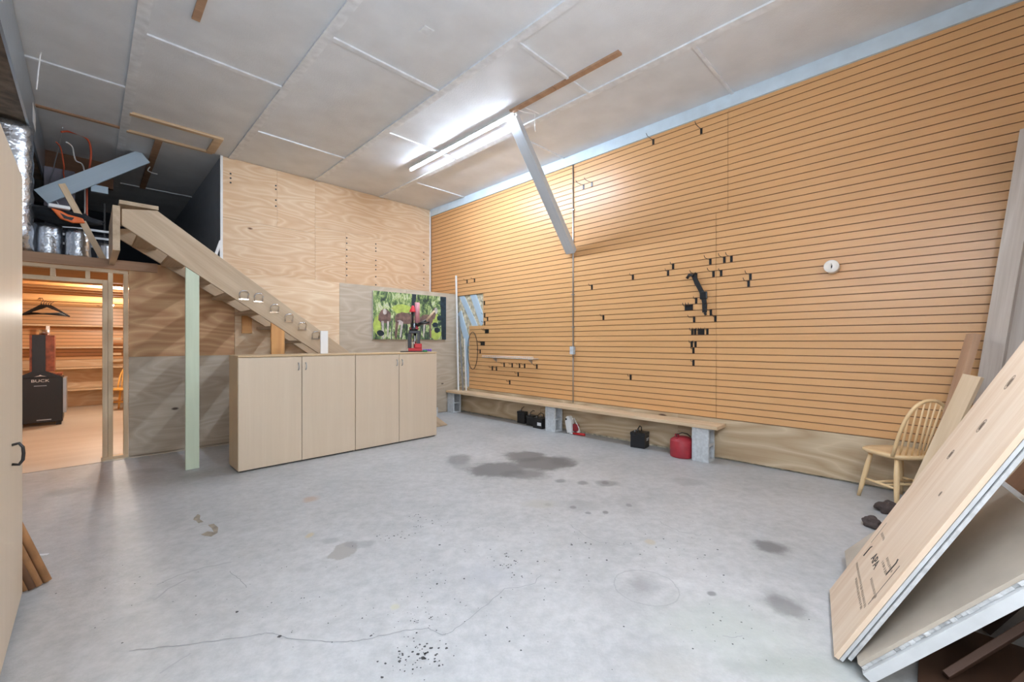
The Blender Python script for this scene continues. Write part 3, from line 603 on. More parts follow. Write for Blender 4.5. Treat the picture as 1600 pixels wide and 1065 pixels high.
c = pts[0]; bm = NB(); tube(bm, [(c.x, c.y+.0, c.z), (c.x-.01, c.y+.05, c.z+.01), (c.x-.01, c.y+.08, c.z-.03)], [.018, .02, .018], 8); tube(bm, [(c.x, c.y, c.z), (XR, c.y, c.z+.04)], .005, 6); obj('loop', bm, 'black', t)
# paper roll on hook
p = on_x(1302, 419, XR); t = thing('paper_roll', 'white paper roll stuck on a hook on the slat wall', 'paper roll', p)
bm = NB(); seg = 28
def ringp(x, r, z=0, sq=1): return [bm.verts.new((x, r*math.cos(a)*sq, z+r*math.sin(a))) for a in [2*math.pi*k/seg for k in range(seg)]]
rr = [ringp(-.01, .058), ringp(-.115, .062, .006), ringp(-.12, .058, .006), ringp(-.122, .03, .008, .5), ringp(-.121, .024, .008, .35), ringp(-.06, .024, .004, .35)]
for i in range(5):
    for k in range(seg): f = bm.faces.new((rr[i][k], rr[i][(k+1) % seg], rr[i+1][(k+1) % seg], rr[i+1][k])); f.smooth = True; f.material_index = 0
bm.faces.new(rr[0][::-1]); f = bm.faces.new(rr[5]); f.material_index = 1
obj('roll', bm, ['paper', 'black'], t); bm = NB(); tube(bm, [(0, 0, 0), (-.09, 0, .0)], .004, 6); obj('peg', bm, 'blackm', t)
# conduit + box
yc = on_x(895, 400, XR-.02).y
t = thing('conduit', 'thin grey electrical conduit running down the slat wall', 'conduit', (XR-.012, yc, 0))
bm = NB(); tube(bm, [(0, 0, 4.24), (0, 0, 1.31)], .010, 10); obj('pipe', bm, 'steel', t)
bm = NB(); tube(bm, [(0, 0, 1.19), (0, 0, .45)], .007, 8); obj('lower_pipe', bm, 'steel', t)
obj('outlet_box', B(-.04, .01, -.035, .035, 1.19, 1.31), 'cblock', t, bevel=.004)
for z in (3.4, 2.1, 1.6): obj('clip', B(-.013, .01, -.02, .02, z, z+.015), 'steel', t)
# wire shelf
a = on_x(762, 558, XR); b_ = on_x(842, 560, XR); zs = 1.10
t = thing('wire_shelf', 'narrow white wire shelf on slat wall above the bench', 'shelf'); ya, yb = a.y, b_.y
bm = NB()
for x in (XR-.015, XR-.09, XR-.14): tube(bm, [(x, yb, zs), (x, ya, zs)], .004, 6)
for z in (zs+.03,): tube(bm, [(XR-.14, yb, z), (XR-.14, ya, z)], .005, 6)
n = 26
for i in range(n+1): y = yb+(ya-yb)*i/n; tube(bm, [(XR-.012, y, zs+.004), (XR-.14, y, zs+.004), (XR-.14, y, zs+.03)], .0022, 4)
obj('wire_deck', bm, 'white', t)
for y in (yb+.15, ya-.25):
    bm = NB(); box(bm, XR-.1, XR-.001, y-.006, y+.006, zs-.02, zs-.006); prism(bm, [(XR-.1, zs-.02), (XR-.001, zs-.02), (XR-.001, zs-.09)], y-.004, y+.004, 'Y'); obj('bracket', bm, 'steel', t)
# cable loop
c = on_x(738, 550, XR-.03); bm = NB()
tube(bm, [(XR-.02-.02*abs(math.sin(a)), c.y+.13*math.sin(a)*(1 if a < math.pi else 1.3), c.z+.03+.36*math.cos(a)) for a in [2*math.pi*i/24 for i in range(25)]], .006, 6)
tag(obj('cable_loop', bm, 'black'), 'long black cable loop hanging below the wall cut-out', 'cable')
# white trim strips in the corner
a = on_z(722, 609, .43); o = board('white_trim_strip', (5.13, 6.62, .43), (5.17, 6.745, 2.70), .035, .02, 'white', up=(1, 0, 0)); tag(o, 'tallest white trim strip standing on bench in the corner', 'trim strip', 'white strips in the corner')
o = board('white_trim_strip', (5.17, 6.52, .43), (5.20, 6.70, 1.90), .03, .02, 'steel', up=(1, 0, 0)); tag(o, 'shorter grey trim strip standing on bench in the corner', 'trim strip', 'white strips in the corner')
o = board('white_trim_strip', (5.20, 6.46, .43), (5.235, 6.56, 1.45), .025, .015, 'white', up=(1, 0, 0)); tag(o, 'shortest white trim strip nearest the slat edge', 'trim strip', 'white strips in the corner')
# ================================================================ LIGHTS
def tube_light(x, y0, y1, lab):
    t = thing('tube_light', lab, 'light', (x, y0, ZC), 0, 'ceiling tube lights'); L_ = y1-y0
    bm = NB(); prism(bm, [(-.042, -.032), (-.034, 0), (.034, 0), (.042, -.032), (.038, -.033), (.026, -.02), (-.026, -.02), (-.038, -.033)], 0, L_, 'Y'); bm.transform(Matrix.Translation((0, 0, -.0005))); obj('housing', bm, 'white', t)
    bm = NB(); tube(bm, [(0, .02, -.035), (0, L_-.02, -.035)], .012, 14); obj('glowing_tube', bm, 'led', t)
    for y in (0, L_-.02): obj('end_cap', B(-.018, .018, y, y+.02, -.054, -.0245), 'white', t)
    return t
tube_light(3.75, 3.70, 6.12, 'long lit tube light on ceiling beside the grey brace')
def fill_tube(x0, x1, y, z, lab):  # unseen tube added to brighten ceiling and room from outside the view
    t = thing('added_fill_tube', lab, 'light', (x0, y, z), 0, 'added fill tubes behind the viewer'); L_ = x1-x0
    obj('housing', B(0, L_, -.02, .02, .018, .036), 'white', t)
    bm = NB(); tube(bm, [(.02, 0, 0), (L_-.02, 0, 0)], .015, 14); obj('glowing_tube', bm, 'fill_led', t)
    for x in (0, L_-.02): obj('end_cap', B(x, x+.02, -.018, .018, -.018, .018), 'white', t)
    bm = NB(); [tube(bm, [(x, 0, .036), (x, 0, ZC-z)], .003, 6) for x in (.3,)]; obj('chain', bm, 'steel', t)
    bm = NB(); [tube(bm, [(x, 0, .036), (x, 0, ZC-z)], .003, 6) for x in (L_-.3,)]; obj('chain', bm, 'steel', t)
fill_tube(-.4, 1.75, -.30, 2.7, 'added fill tube behind the viewer on the left')
fill_tube(1.9, 3.4, -.45, 2.7, 'added fill tube near the right front corner')
bm = NB(); tube(bm, [(3.70, 3.64, ZC-.01), (3.80, 3.58, ZC-.04), (3.90, 3.50, ZC-.05), (3.92, 3.52, ZC-.2), (3.91, 3.50, ZC-.27)], .006, 6); tube(bm, [(3.74, 3.55, ZC-.01), (3.98, 3.5, ZC-.02)], .004, 6)
tag(obj('white_wire', bm, 'white'), 'thin white cord dangling at near end of tube light', 'cord')
t = thing('added_fill_tube', 'added fill tube above the tall cabinet', 'light', (-.62, -.5, 2.7), 0, 'added fill tubes behind the viewer')  # one more unseen fill tube, added to lift left ceiling and stair
obj('housing', B(-.02, .02, 0, 2.3, .018, .036), 'white', t); bm = NB(); tube(bm, [(0, .02, 0), (0, 2.28, 0)], .015, 14); obj('glowing_tube', bm, 'fill_led', t)
for y in (.3, 2.0): bm = NB(); tube(bm, [(0, y, .036), (0, y, ZC-2.7)], .003, 6); obj('chain', bm, 'steel', t)
# braces
o = board('diagonal_brace', (3.80, 3.80, ZC+.0), (XR-.03, 3.95, 2.76), .15, .09, 'blue_grey', up=(0, 0, 1)); 
me = o.data
tag(o, 'grey painted timber brace from ceiling down to slat wall', 'brace')
o = board('diagonal_brace', (.60, 8.55, 4.215), (-.46, 8.55, 3.34), .20, .045, 'blue', up=(0, -1, 0), cut=(-.0, 0)); tag(o, 'pale blue board slanting across the loft opening', 'brace')
o = board('blue_stub', (.02, 8.62, 3.60), (.20, 8.62, 3.60), .08, .1, 'blue'); tag(o, 'small pale blue wood stub behind the slanting board', 'stub')
# ================================================================ DUCTS IN THE LOFT
t = thing('air_duct', 'long foil faced square air duct under the ceiling', 'duct', (0, 0, 0))
obj('foil_side', B(-.475, -.455, 3.3, 9.2, 3.72, ZC-.01), 'foil_flat', t); obj('duct_body', B(-1.1, -.475, 3.3, 9.2, 3.74, ZC-.01), 'kraft', t)
bm = NB(); box(bm, -1.1, -.46, 7.0, 7.32, 3.70, 3.74); obj('collar', bm, 'foil', t)
for y in (4.55, 7.3): obj('paper_patch', B(-.455, -.4535, y, y+.35, 3.9, 4.12), 'white', t)
def round_duct(name, x, y, z0, z1, r, lab, m='foil', ribs=True):
    bm = NB(); prof_ = []; n = max(6, int((z1-z0)/.06))
    for i in range(n+1): prof_.append((r*(1+(.03*math.sin(i*2.1) if ribs else 0)), z0+(z1-z0)*i/n))
    lathe(bm, prof_, 36, (x, y, 0)); return tag(obj(name, bm, m), lab, 'duct')
round_duct('round_duct', -.62, 7.02, ZM, 3.705, .19, 'thick silver foil duct dropping beside the tall cabinet')
round_duct('round_duct', -.33, 7.20, ZM, 2.72, .115, 'short fat silver duct standing left under the black cloth'); round_duct('round_duct', -.09, 7.16, ZM, 2.70, .11, 'short fat silver duct standing right under the orange tool')
round_duct('round_duct', .135, 7.35, ZM, 2.60, .065, 'small smooth silver pipe by the leaning stick', 'steel', False)
# air handler (dark cabinet with light rails)
t = thing('air_handler', 'dark air handler unit standing back in the loft', 'air handler', (-.445, 8.75, ZM))
obj('body', B(0, .72, .0, .6, 0, .62), 'void', t); obj('upper_box', B(.0, .30, .05, .6, .95, 1.50), 'ahu', t)
for z, w_ in ((.66, .62), (.55, .68), (.42, .68)): obj('rail', B(.1, w_+.04, -.04, -.02, z, z+.03), 'steel', t)
obj('post', B(.60, .62, -.02, 0, 0, 1.1), 'black', t); obj('shelf', B(0, .3, 0, .6, .74, .77), 'ahu', t)
bm = NB(); bmesh.ops.create_icosphere(bm, subdivisions=4, radius=1)
for v in bm.verts:
    c_ = v.co.copy(); d = 1+.22*noise.noise(c_*2.2)+.08*noise.noise(c_*7)
    v.co = Vector((-.24+.34*c_.x*d, 7.14+.17*c_.y*d, 2.815+.09*c_.z*d+.05*max(0, -c_.x)))
for f in bm.faces: f.smooth = True
o = obj('black_cloth', bm, 'black_cloth'); tag(o, 'black cloth draped over the short silver ducts', 'cloth')
t = thing('orange_clamp', 'orange and black hand tool lying on the silver ducts', 'tool', (-.17, 6.93, 2.80), .1)
bm = NB(); prism(bm, [(-.13, .06), (-.06, .05), (0, .02), (.12, .0), (.14, -.05), (.04, -.07), (-.06, -.04), (-.10, .02)], -.02, .02, 'Y'); obj('body', bm, 'orange', t, bevel=.01)
bm = NB(); prism(bm, [(-.06, .02), (.0, -.01), (.05, -.01), (.03, -.045), (-.03, -.035)], -.024, .024, 'Y'); obj('grip', bm, 'black', t)
bm = NB(); box(bm, -.15, .02, -.03, .05, .07, .11); obj('white_block', bm, 'white', t, bevel=.01)
o = board('leaning_stick', (.13, 7.02, ZM), (-.22, 7.04, 3.18), .06, .03, 'lumber', up=(0, -1, 0)); tag(o, 'pale stick leaning across the opening in front of ducts', 'stick')
def cable(pts, r, m, lab):
    bm = NB(); P = [Vector(p) for p in pts]; out = []
    for i in range(len(P)-1):
        p0, p1, p2, p3 = P[max(i-1, 0)], P[i], P[i+1], P[min(i+2, len(P)-1)]
        for k in range(6):
            s = k/6; out.append(.5*((2*p1)+(p2-p0)*s+(2*p0-5*p1+4*p2-p3)*s*s+(3*p1-p0-3*p2+p3)*s**3))
    out.append(P[-1]); tube(bm, out, r, 6); return tag(obj('loft_cable', bm, m), lab, 'cable')
def L8(pts, y, drop=True):
    r = [on_y(a_, b2, 8.25+.52*i/(len(pts)-1) if drop else y) for i, (a_, b2) in enumerate(pts)]
    return r + ([Vector((max(min(r[-1].x, .2), -.09), 8.86, ZM+.62))] if drop else [])
cable(L8([(96, 206), (110, 206), (135, 216), (142, 235), (140, 262), (136, 290)], 7.9), .012, 'cable_or', 'thick orange cable arching down in the loft')
cable(L8([(88, 222), (95, 232), (100, 260), (101, 280)], 7.85), .008, 'cable_or', 'thin orange cable near the duct')
cable(L8([(104, 222), (113, 230), (118, 250), (132, 268)], 7.8), .009, 'white', 'white cable hanging between the orange cables')
cable(L8([(98, 198), (92, 230), (84, 262), (80, 300)], 7.7), .006, 'steel', 'thin grey wire slanting beside the duct')
cable([on_z(65, 82, ZC-.01), on_z(63, 86, ZC-.03)] + L8([(60, 110), (57, 140)], 6.3, False), .006, 'white', 'thin white wire dropping from ceiling over the duct')
cable([Vector((.70, 9.0, ZC-.032))]+L8([(231, 266), (238, 270), (246, 272)], 9, False), .008, 'white', 'short white wire under the brown loft strip')
for p0, p1, lab in (((1.46-.03, 7.70, ZM), (1.46-.03, 7.72, 2.86), 'upright white trim piece at loft edge'), ((1.25, 7.66, ZM), (1.42, 7.70, 2.92), 'slanting white trim piece at loft edge')):
    tag(board('white_trim_piece', p0, p1, .04, .02, 'white', up=(0, -1, 0)), lab, 'trim piece')
# ================================================================ BACK ROOM
bw = struct('wall_back_room_far', B(XL, 2.2, YF-.05, YF-.001, 0, 1.0), 'ply_warm')
bm = NB()
for k in range(17):
    z = 1.0+k*.075; box(bm, XL, 2.2, YF-.04, YF-.001, z+.008, z+.075); box(bm, XL, 2.2, YF-.03, YF-.001, z, z+.009, 1)
obj('slat_panel', bm, ['slat_x', 'groove'], bw)
bl = struct('wall_back_room_left', B(XL+.001, XL+.04, YL+.1, YF-.06, 0, 2.25), 'slat_x')
for i in range(14):
    y = 7.35+i*.42; o = board('ceiling_joist', (XL+.05, y, 2.185), (2.19, y, 2.185), .04, .125, 'lumber_o'); o['kind'] = 'structure'; o.name = 'ceiling_joist'
o = board('closet_rod', (XL+.05, 8.6, 1.985), (2.19, 8.6, 1.985), .1, .1, 'lumber_o', bevel=.03); tag(o, 'thick pale wooden rail under the back room ceiling', 'rail')
t = thing('wall_shelving', 'wooden shelving along far wall of the back room', 'shelving', (0, 0, 0))
for z in (.39, .84, 1.265, 1.715):
    o = board('shelf_board', (XL+.05, YF-.28, z), (2.15, YF-.28, z), .42, .03, 'lumber'); o.parent = t
for x in (-.58, .30, 1.3):
    o = board('upright', (x, YF-.46, 0), (x, YF-.46, 1.70), .05, .05, 'white', up=(0, 1, 0)); o.parent = t
for z in (.16, .58, .98, 1.12, 1.45):
    o = board('rung', (.325, YF-.46, z), (.50, YF-.46, z), .04, .05, 'lumber'); o.parent = t
# black outdoor stove
p = on_z(70, 660, 0); YSV = 10.3
xa, xb = on_y(20, 600, YSV).x, on_y(101, 600, YSV).x
t = thing('black_stove', 'black stove with copper sides and tall hood', 'stove', (0, YSV, 0))
k = on_y(60, 600, YSV); zt = lambda py, px=62: on_y(px, py, YSV).z
z0, z1, z2, z3 = .06, zt(590), zt(580, 60), zt(523, 60)
xc0, xc1 = on_y(50, 550, YSV).x, on_y(71, 550, YSV).x
bm = NB(); box(bm, xa, xb-.02, 0, .55, z0, z1)
obj('firebox', bm, 'blackm', t, bevel=.01)
bm = NB(); prism(bm, [(xa, z1+.001), (xb-.02, z1+.001), (xc1, z2), (xc0, z2)], .0, .03, 'Y'); prism(bm, [(xa+.02, z1+.001), (xb-.04, z1+.001), (xc1-.02, z2-.01), (xc0+.02, z2-.01)], .03, .5, 'Y', 1); obj('shoulder', bm, ['blackm', 'copper'], t)
obj('hood_front', B(xc0, xc1, 0, .03, z2+.001, z3), 'blackm', t); obj('hood_sides', B(xc0-.03, xc1+.10, .031, .42, z2-.01, z3-.005), 'copper', t)
obj('copper_ledge', B(xc1-.03, xb-.03, .06, .5, z1+.03, z1+.06), 'copper', t)
obj('shiny_side', B(xb-.0195, xb+.02, .02, .53, .2, z1-.02), 'steel', t)
bm = NB(); tube(bm, [((xc0+xc1)/2+.05, .2, z3-.004), ((xc0+xc1)/2+.05, .2, z3+.09)], .06, 14); obj('flue', bm, 'steel', t)
obj('door_strip', B(xa+.25, xb-.15, -.012, -.001, .10, .115), 'steel', t)
bm = NB(); box(bm, xb-.1, xb-.04, .02, .08, .0, .059); box(bm, xb-.1, xb-.04, .45, .5, 0, .059); box(bm, xa+.05, xa+.1, .02, .08, 0, .059); obj('foot', bm, 'black', t)
def text(s, size, mname, parent, loc, rot, name='lettering', bold=0, sx=1):
    cu = bpy.data.curves.new(name, 'FONT'); cu.body = s; cu.size = size; cu.extrude = .0006; cu.align_x = 'CENTER'; cu.align_y = 'CENTER'; cu.offset = bold
    cu.materials.append(M[mname]); o0 = bpy.data.objects.new(name, cu); COL.objects.link(o0); bpy.context.view_layer.update()
    me = bpy.data.meshes.new_from_object(o0.evaluated_get(bpy.context.evaluated_depsgraph_get())); COL.objects.unlink(o0); bpy.data.objects.remove(o0)
    o = bpy.data.objects.new(name, me); COL.objects.link(o); o.parent = parent; o.location = loc; o.rotation_euler = rot; o.scale = (sx, 1, 1); return o
pt = on_y(63, 595, YSV); text('BUCK', .062, 'label', t, (pt.x, -.004, pt.z), (math.pi/2, 0, 0), bold=0, sx=1.25)
text('STOVES', .035, 'label', t, (pt.x, -.004, pt.z-.085), (math.pi/2, 0, 0)) if False else obj('small_lettering', B(pt.x-.07, pt.x+.07, -.004, -.001, pt.z-.085, pt.z-.075), 'steel', t)
bm = NB(); prism(bm, [(pt.x-.07, pt.z+.07), (pt.x-.02, pt.z+.085), (pt.x, pt.z+.10), (pt.x+.02, pt.z+.085), (pt.x+.07, pt.z+.07), (pt.x, pt.z+.078)], -.004, -.001, 'Y'); obj('emblem', bm, 'label', t)
# yellow chair in the back room (simple windsor copy is built below), hangers
def hanger_bm():
    bm = NB(); tube(bm, [(-.21, 0, -.13), (-.2, 0, -.12), (0, 0, 0), (.2, 0, -.12), (.21, 0, -.13)], .009, 6); tube(bm, [(-.2, 0, -.125), (.2, 0, -.125)], .007, 6)
    tube(bm, [(0, 0, 0), (0, 0, .03), (.025, 0, .05), (.02, 0, .085), (-.01, 0, .09), (-.025, 0, .07)], .004, 6); return bm
h0 = obj('coat_hanger', hanger_bm(), 'black')
pc = on_y(72, 474, 8.6)
ll = ('leftmost', 'second from left', 'middle', 'second from right', 'rightmost')
for k in range(5):
    o = h0 if k == 0 else h0.copy()
    if k: COL.objects.link(o)
    o.location = (pc.x-.04+.02*k, 8.54+.03*k, 1.885); o.rotation_euler = (0, .05*k-.1, -.35); tag(o, '%s black coat hanger on the back room rail' % ll[k], 'hanger', 'black coat hangers on the back room rail')
# bulb
bp = Vector((.27, 8.2, 2.0)); bp = on_y(181, 439, 8.0)
t = thing('light_bulb', 'bare glowing bulb under the back room ceiling', 'light bulb', bp)
bm = NB(); lathe(bm, [(.012, .035), (.028, .02), (.034, 0), (.028, -.02), (.01, -.033)][::-1], 18); obj('glass', bm, 'bulb', t)
bm = NB(); tube(bm, [(0, 0, .033), (0, 0, 2.245-bp.z)], .02, 12); obj('socket', bm, 'white', t)
for loc, e in (((bp.x, bp.y, bp.z-.09), 20), ((.3, 10.9, 1.95), 24)):
    ld = bpy.data.lights.new('bulb_light', 'POINT'); ld.energy = e; ld.color = (1, .93, .84); ld.shadow_soft_size = .05; lo = bpy.data.objects.new('bulb_light', ld); COL.objects.link(lo); lo.location = loc
    if e == 24:
        t2 = thing('light_bulb', 'bare bulb deeper in the back room above shelving', 'light bulb', Vector(loc)+Vector((0, 0, .12)))
        bm = NB(); lathe(bm, [(.012, .035), (.028, .02), (.034, 0), (.028, -.02), (.01, -.033)][::-1], 18); obj('glass', bm, 'bulb', t2)
        bm = NB(); tube(bm, [(0, 0, .033), (0, 0, .17)], .02, 12); obj('socket', bm, 'white', t2)
# ================================================================ CHAIRS
def windsor(lab, m, loc, rz):
    t = thing('windsor_chair', lab, 'chair', loc, rz); sh = .445
    bm = NB(); n = 32; out = []
    for i in range(n):
        a = 2*math.pi*i/n; c, s = math.cos(a), math.sin(a); e = .62
        x = .215*(abs(c)**e)*(1 if c > 0 else -1); y = .20*(abs(s)**e)*(1 if s > 0 else -1); x *= 1+.08*(y/.2); out.append((x, y))
    def ring(sc, z): return [bm.verts.new((x*sc, y*sc, z)) for x, y in out]
    R_ = [ring(.93, sh-.038), ring(1, sh-.022), ring(1, sh-.008), ring(.96, sh), ring(.6, sh-.008), ring(.2, sh-.012)]
    for i in range(5):
        for k in range(n): f = bm.faces.new((R_[i][k], R_[i][(k+1) % n], R_[i+1][(k+1) % n], R_[i+1][k])); f.smooth = True
    bm.faces.new(R_[0][::-1]); bm.faces.new(R_[5]); obj('seat', bm, m, t)
    foot = {}; top = {}
    for sx in (-1, 1):
        for sy in (-1, 1):
            a = Vector((sx*.14, sy*.115, sh-.03)); b2 = Vector((sx*.205, sy*.175, 0)); foot[sx, sy] = b2; top[sx, sy] = a
            bm = NB(); tube(bm, [a, a.lerp(b2, .35), a.lerp(b2, .75), b2], [.015, .021, .018, .013], 12); obj('leg', bm, m, t)
    at = lambda k, s: top[k].lerp(foot[k], s)
    for sx in (-1, 1):
        bm = NB(); a, b2 = at((sx, -1), .60), at((sx, 1), .60); tube(bm, [a, a.lerp(b2, .5), b2], [.008, .012, .008], 10); obj('stretcher', bm, m, t)
    for s, q in ((.55, .35), (.55, .65)):
        a, b2 = at((-1, -1), .6).lerp(at((-1, 1), .6), q), at((1, -1), .6).lerp(at((1, 1), .6), q); bm = NB(); tube(bm, [a, a.lerp(b2, .5), b2], [.008, .012, .008], 10); obj('stretcher', bm, m, t)
    def hoop(a): # a 0..pi
        c, s = math.cos(a), math.sin(a); z = sh-.01+.475*(s**.72); x = .195*(abs(c)**.8)*(1 if c > 0 else -1)*(1+.06*s); return Vector((x, -.135-.13*(z-sh)/.47, z))
    bm = NB(); tube(bm, [hoop(math.pi*i/30) for i in range(31)], .0135, 10); obj('back_hoop', bm, m, t)
    for i in range(-3, 4):
        x0 = .042*i; best = min((abs(hoop(math.pi*j/200).x-x0*1.22), j) for j in range(20, 181))[1]; q = hoop(math.pi*best/200); p0 = Vector((x0, -.155+.01*abs(i), sh-.012))
        bm = NB(); tube(bm, [p0, p0.lerp(q, .4), q], [.006, .009, .005], 8); obj('spindle', bm, m, t)
    return t
windsor('pale wooden spindle-back chair beside the leaning boards', 'chair', (4.94, .22, 0), math.radians(-41))
windsor('yellow wooden chair seen past studs in the back room', 'chair2', (.52, 11.6, .006), math.radians(150))
# ================================================================ LEANING SHEETS (near right)
def basis(o, P, W, L_, N_):
    o.matrix_world = Matrix(((L_.x, W.x, N_.x, P.x), (L_.y, W.y, N_.y, P.y), (L_.z, W.z, N_.z, P.z), (0, 0, 0, 1)))
P1 = Vector((2.27, .308, .026)); W1 = Vector((.986, .167, 0)).normalized(); L1 = Vector((.0764, -.451, .889)).normalized(); L1 = (L1-W1*L1.dot(W1)).normalized(); N1 = L1.cross(W1) * -1
if N1.z < 0: N1 = -N1
def slab(name, P, W, L_, N_, x0, x1, y0, y1, z0, z1, m, lab=None, cat=None, group=None, parent=None, rough=0):
    bm = NB()
    if rough:
        nx = 40
        for i in range(nx):
            a, b2 = x0+(x1-x0)*i/nx, x0+(x1-x0)*(i+1)/nx; box(bm, a, b2, y0+random.uniform(-rough, rough), y1, z0, z1)
    else: box(bm, x0, x1, y0, y1, z0, z1)
    o = obj(name, bm, m, bevel=.001); basis(o, P, W, L_, N_)
    if lab: tag(o, lab, cat, group)
    return o
M['knotc'] = mat('dull knot', (112, 92, 76), .8, var=.2, vscale=60)
ps = slab('plywood_board', P1, W1, L1, N1, 0, 2.25, 0, .60, -.018, 0, 'sheet', 'large pale plywood panel with ink stamp leaning at right', 'panel')
slab('drywall_sheet', P1, W1, L1, N1, .0, 2.2, .006, .62, -.034, -.021, 'offwhite', 'white drywall sheet directly under the stamped plywood panel', 'drywall', 'drywall sheets behind plywood')
slab('drywall_sheet', P1, W1, L1, N1, .03, 2.15, .0, .60, -.0505, -.0375, 'gypsum', 'second drywall sheet under the stamped plywood panel', 'drywall', 'drywall sheets behind plywood')
# stamp: letters read down the sheet's width
def stamp(s, size, lx, ly, mname, bold=0):
    o = text(s, size, mname, ps, (lx, ly, .0006), (0, 0, -math.pi/2), 'ink_stamp', bold); return o
stamp('APA', .066, .36, .33, 'ink', 0)
bm = NB()
def dash(x, y, w_, h_): box(bm, x-h_/2, x+h_/2, y-w_/2, y+w_/2, .0002, .0007)
for row, (lx, y0, y1) in enumerate(((.24, .08, .52), (.31, .06, .24), (.40, .12, .26), (.43, .10, .24), (.45, .42, .50), (.215, .1, .4))):
    y = y0
    while y < y1:
        w_ = random.uniform(.006, .016); dash(lx+random.uniform(-.002, .002), y, w_*.7, .012); dash(lx+.007, y+.002, w_*.4, .004); y += w_+.006
obj('faded_lettering', bm, 'ink2', ps)['kind'] = 'stuff'
bm = NB(); box(bm, .26, .48, .068, .072, .0002, .0007); box(bm, .37, .50, .535, .538, .0002, .0007); tube(bm, [(.40, .12, .0004), (.47, .115, .0004), (.485, .125, .0004)], .003, 5); tube(bm, [(.30, .50, .0004), (.36, .495, .0004), (.37, .485, .0004)], .003, 5); obj('stamp_brackets', bm, 'ink', ps)
for kx, ky, r in ((.95, .42, .013), (1.12, .34, .017), (1.33, .40, .018), (.80, .22, .006), (.30, .07, .006), (1.45, .12, .012)):
    if r:
        bm = NB(); lathe(bm, [(r*.5, 0), (r*.5, .0008)], 14); bm.transform(Matrix.Diagonal((2.4, 1, 1, 1))); o = obj('knot', bm, 'knotc', ps); o.location = (kx, ky, 0.0)
        bm = NB(); tube(bm, [(kx+r*1.9*math.cos(a), ky+r*.85*math.sin(a), .0005) for a in [2*math.pi*i/24 for i in range(25)]], .0015, 4, cap=False); obj('knot_ring', bm, 'ink2', ps)
# thick drywall stack, low lean
P2 = Vector((2.235, .225, .058)); a2 = Vector((3.38, .405, .058)); W2 = (a2-P2).normalized(); L2 = Vector((.1025, -.6487, .7546)); L2 = (L2-W2*L2.dot(W2)).normalized(); N2 = L2.cross(W2)
if N2.z < 0: N2 = -N2
t = thing('drywall_stack', 'thick ragged-edged drywall slab propped low in front of dark boards', 'drywall', (0, 0, 0))
o = slab('top_sheet', P2, W2, L2, N2, 0, .86, 0, 1.16, -.014, 0, ['gypsum_face'], parent=t); o.parent = t
o = slab('broken_edge', P2, W2, L2, N2, .0, .86, .004, 1.14, -.028, -.0145, ['gypsum'], rough=.006); o.parent = t
o = slab('lower_sheets', P2, W2, L2, N2, -.01, .88, -.016, 1.15, -.068, -.0285, ['offwhite']); o.parent = t
# boards standing to the right
def stand(name, p0, p1, wd, th, m, lab, up=(0, 1, 0), cat='board'):
    return tag(board(name, p0, p1, wd, th, m, up=up), lab, cat, 'boards leaning in the near right corner')
FC = (-.75, .66, 0)
stand('knotty_board', (4.44, .16, .0), (4.62, -.20, 1.13), .12, .03, 'lumber', 'short knotty plywood strip leaning behind the chair', up=FC)
stand('brown_stud', (4.56, .09, .0), (4.77, -.21, 1.44), .10, .045, 'lumber_br', 'brown stud leaning behind the short knotty strip', up=(-.4, .9, 0))
stand('tall_board', (4.81, -.165, .0), (4.85, -.505, 2.95), .14, .025, 'whitewash', 'tall pale board farthest left of the leaning tall boards', up=FC)
stand('tall_board', (4.96, -.29, .0), (5.00, -.58, 3.0), .22, .03, 'whitewash', 'tall weathered white board second in the leaning row', up=FC)
stand('tall_board', (4.52, -.42, .0), (4.56, -.72, 2.6), .30, .03, 'whitewash', 'wide weathered board third in the leaning row', up=FC)
stand('tall_board', (4.30, -.28, .0), (4.34, -.66, 1.75), .26, .03, 'lumber_w', 'pale stained board right behind the plywood panel', up=FC)
stand('brown_board', (3.55, .0, .0), (3.62, -.50, .92), .50, .03, 'dark_wood2', 'brown wooden panel behind the drywall slab', cat='panel')
stand('white_edged_board', (3.35, -.12, .0), (3.40, -.55, .80), .50, .012, 'whitewash', 'thin white edged panel behind the brown panel', cat='panel')
stand('dark_sheet', (3.25, -.17, .0), (3.30, -.62, .78), .55, .03, 'dark_wood', 'dark wooden panel behind the thin white edged panel', cat='panel')
stand('dark_plank', (2.45, -.03, .03), (2.75, -.42, .42), .10, .025, 'dark_wood', 'dark plank under the drywall slab, nearest its corner')
stand('dark_plank', (2.62, -.10, .03), (2.90, -.46, .40), .10, .025, 'dark_wood2', 'brown plank second under the drywall slab')
stand('dark_plank', (2.40, -.18, .03), (2.72, -.36, .16), .12, .025, 'dark_wood', 'dark plank lying lowest near the bottom right corner')
stand('dark_plank', (2.80, -.02, .03), (2.90, -.36, .34), .14, .025, 'dark_wood', 'dark plank deep under the drywall slab')
stand('dark_sheet', (3.2, -.37, .03), (3.2, -.80, .9), 1.6, .02, 'dark_wood', 'broad dark panel behind everything in near right corner', cat='panel')
tag(obj('dark_sheet', B(2.34, 2.95, -.84, .05, 0, .018), 'dark_wood', bevel=.002), 'dark sheet standing in for the shade on floor under the drywall slab', 'board')  # dark sheet added to blacken the shaded floor below the slab
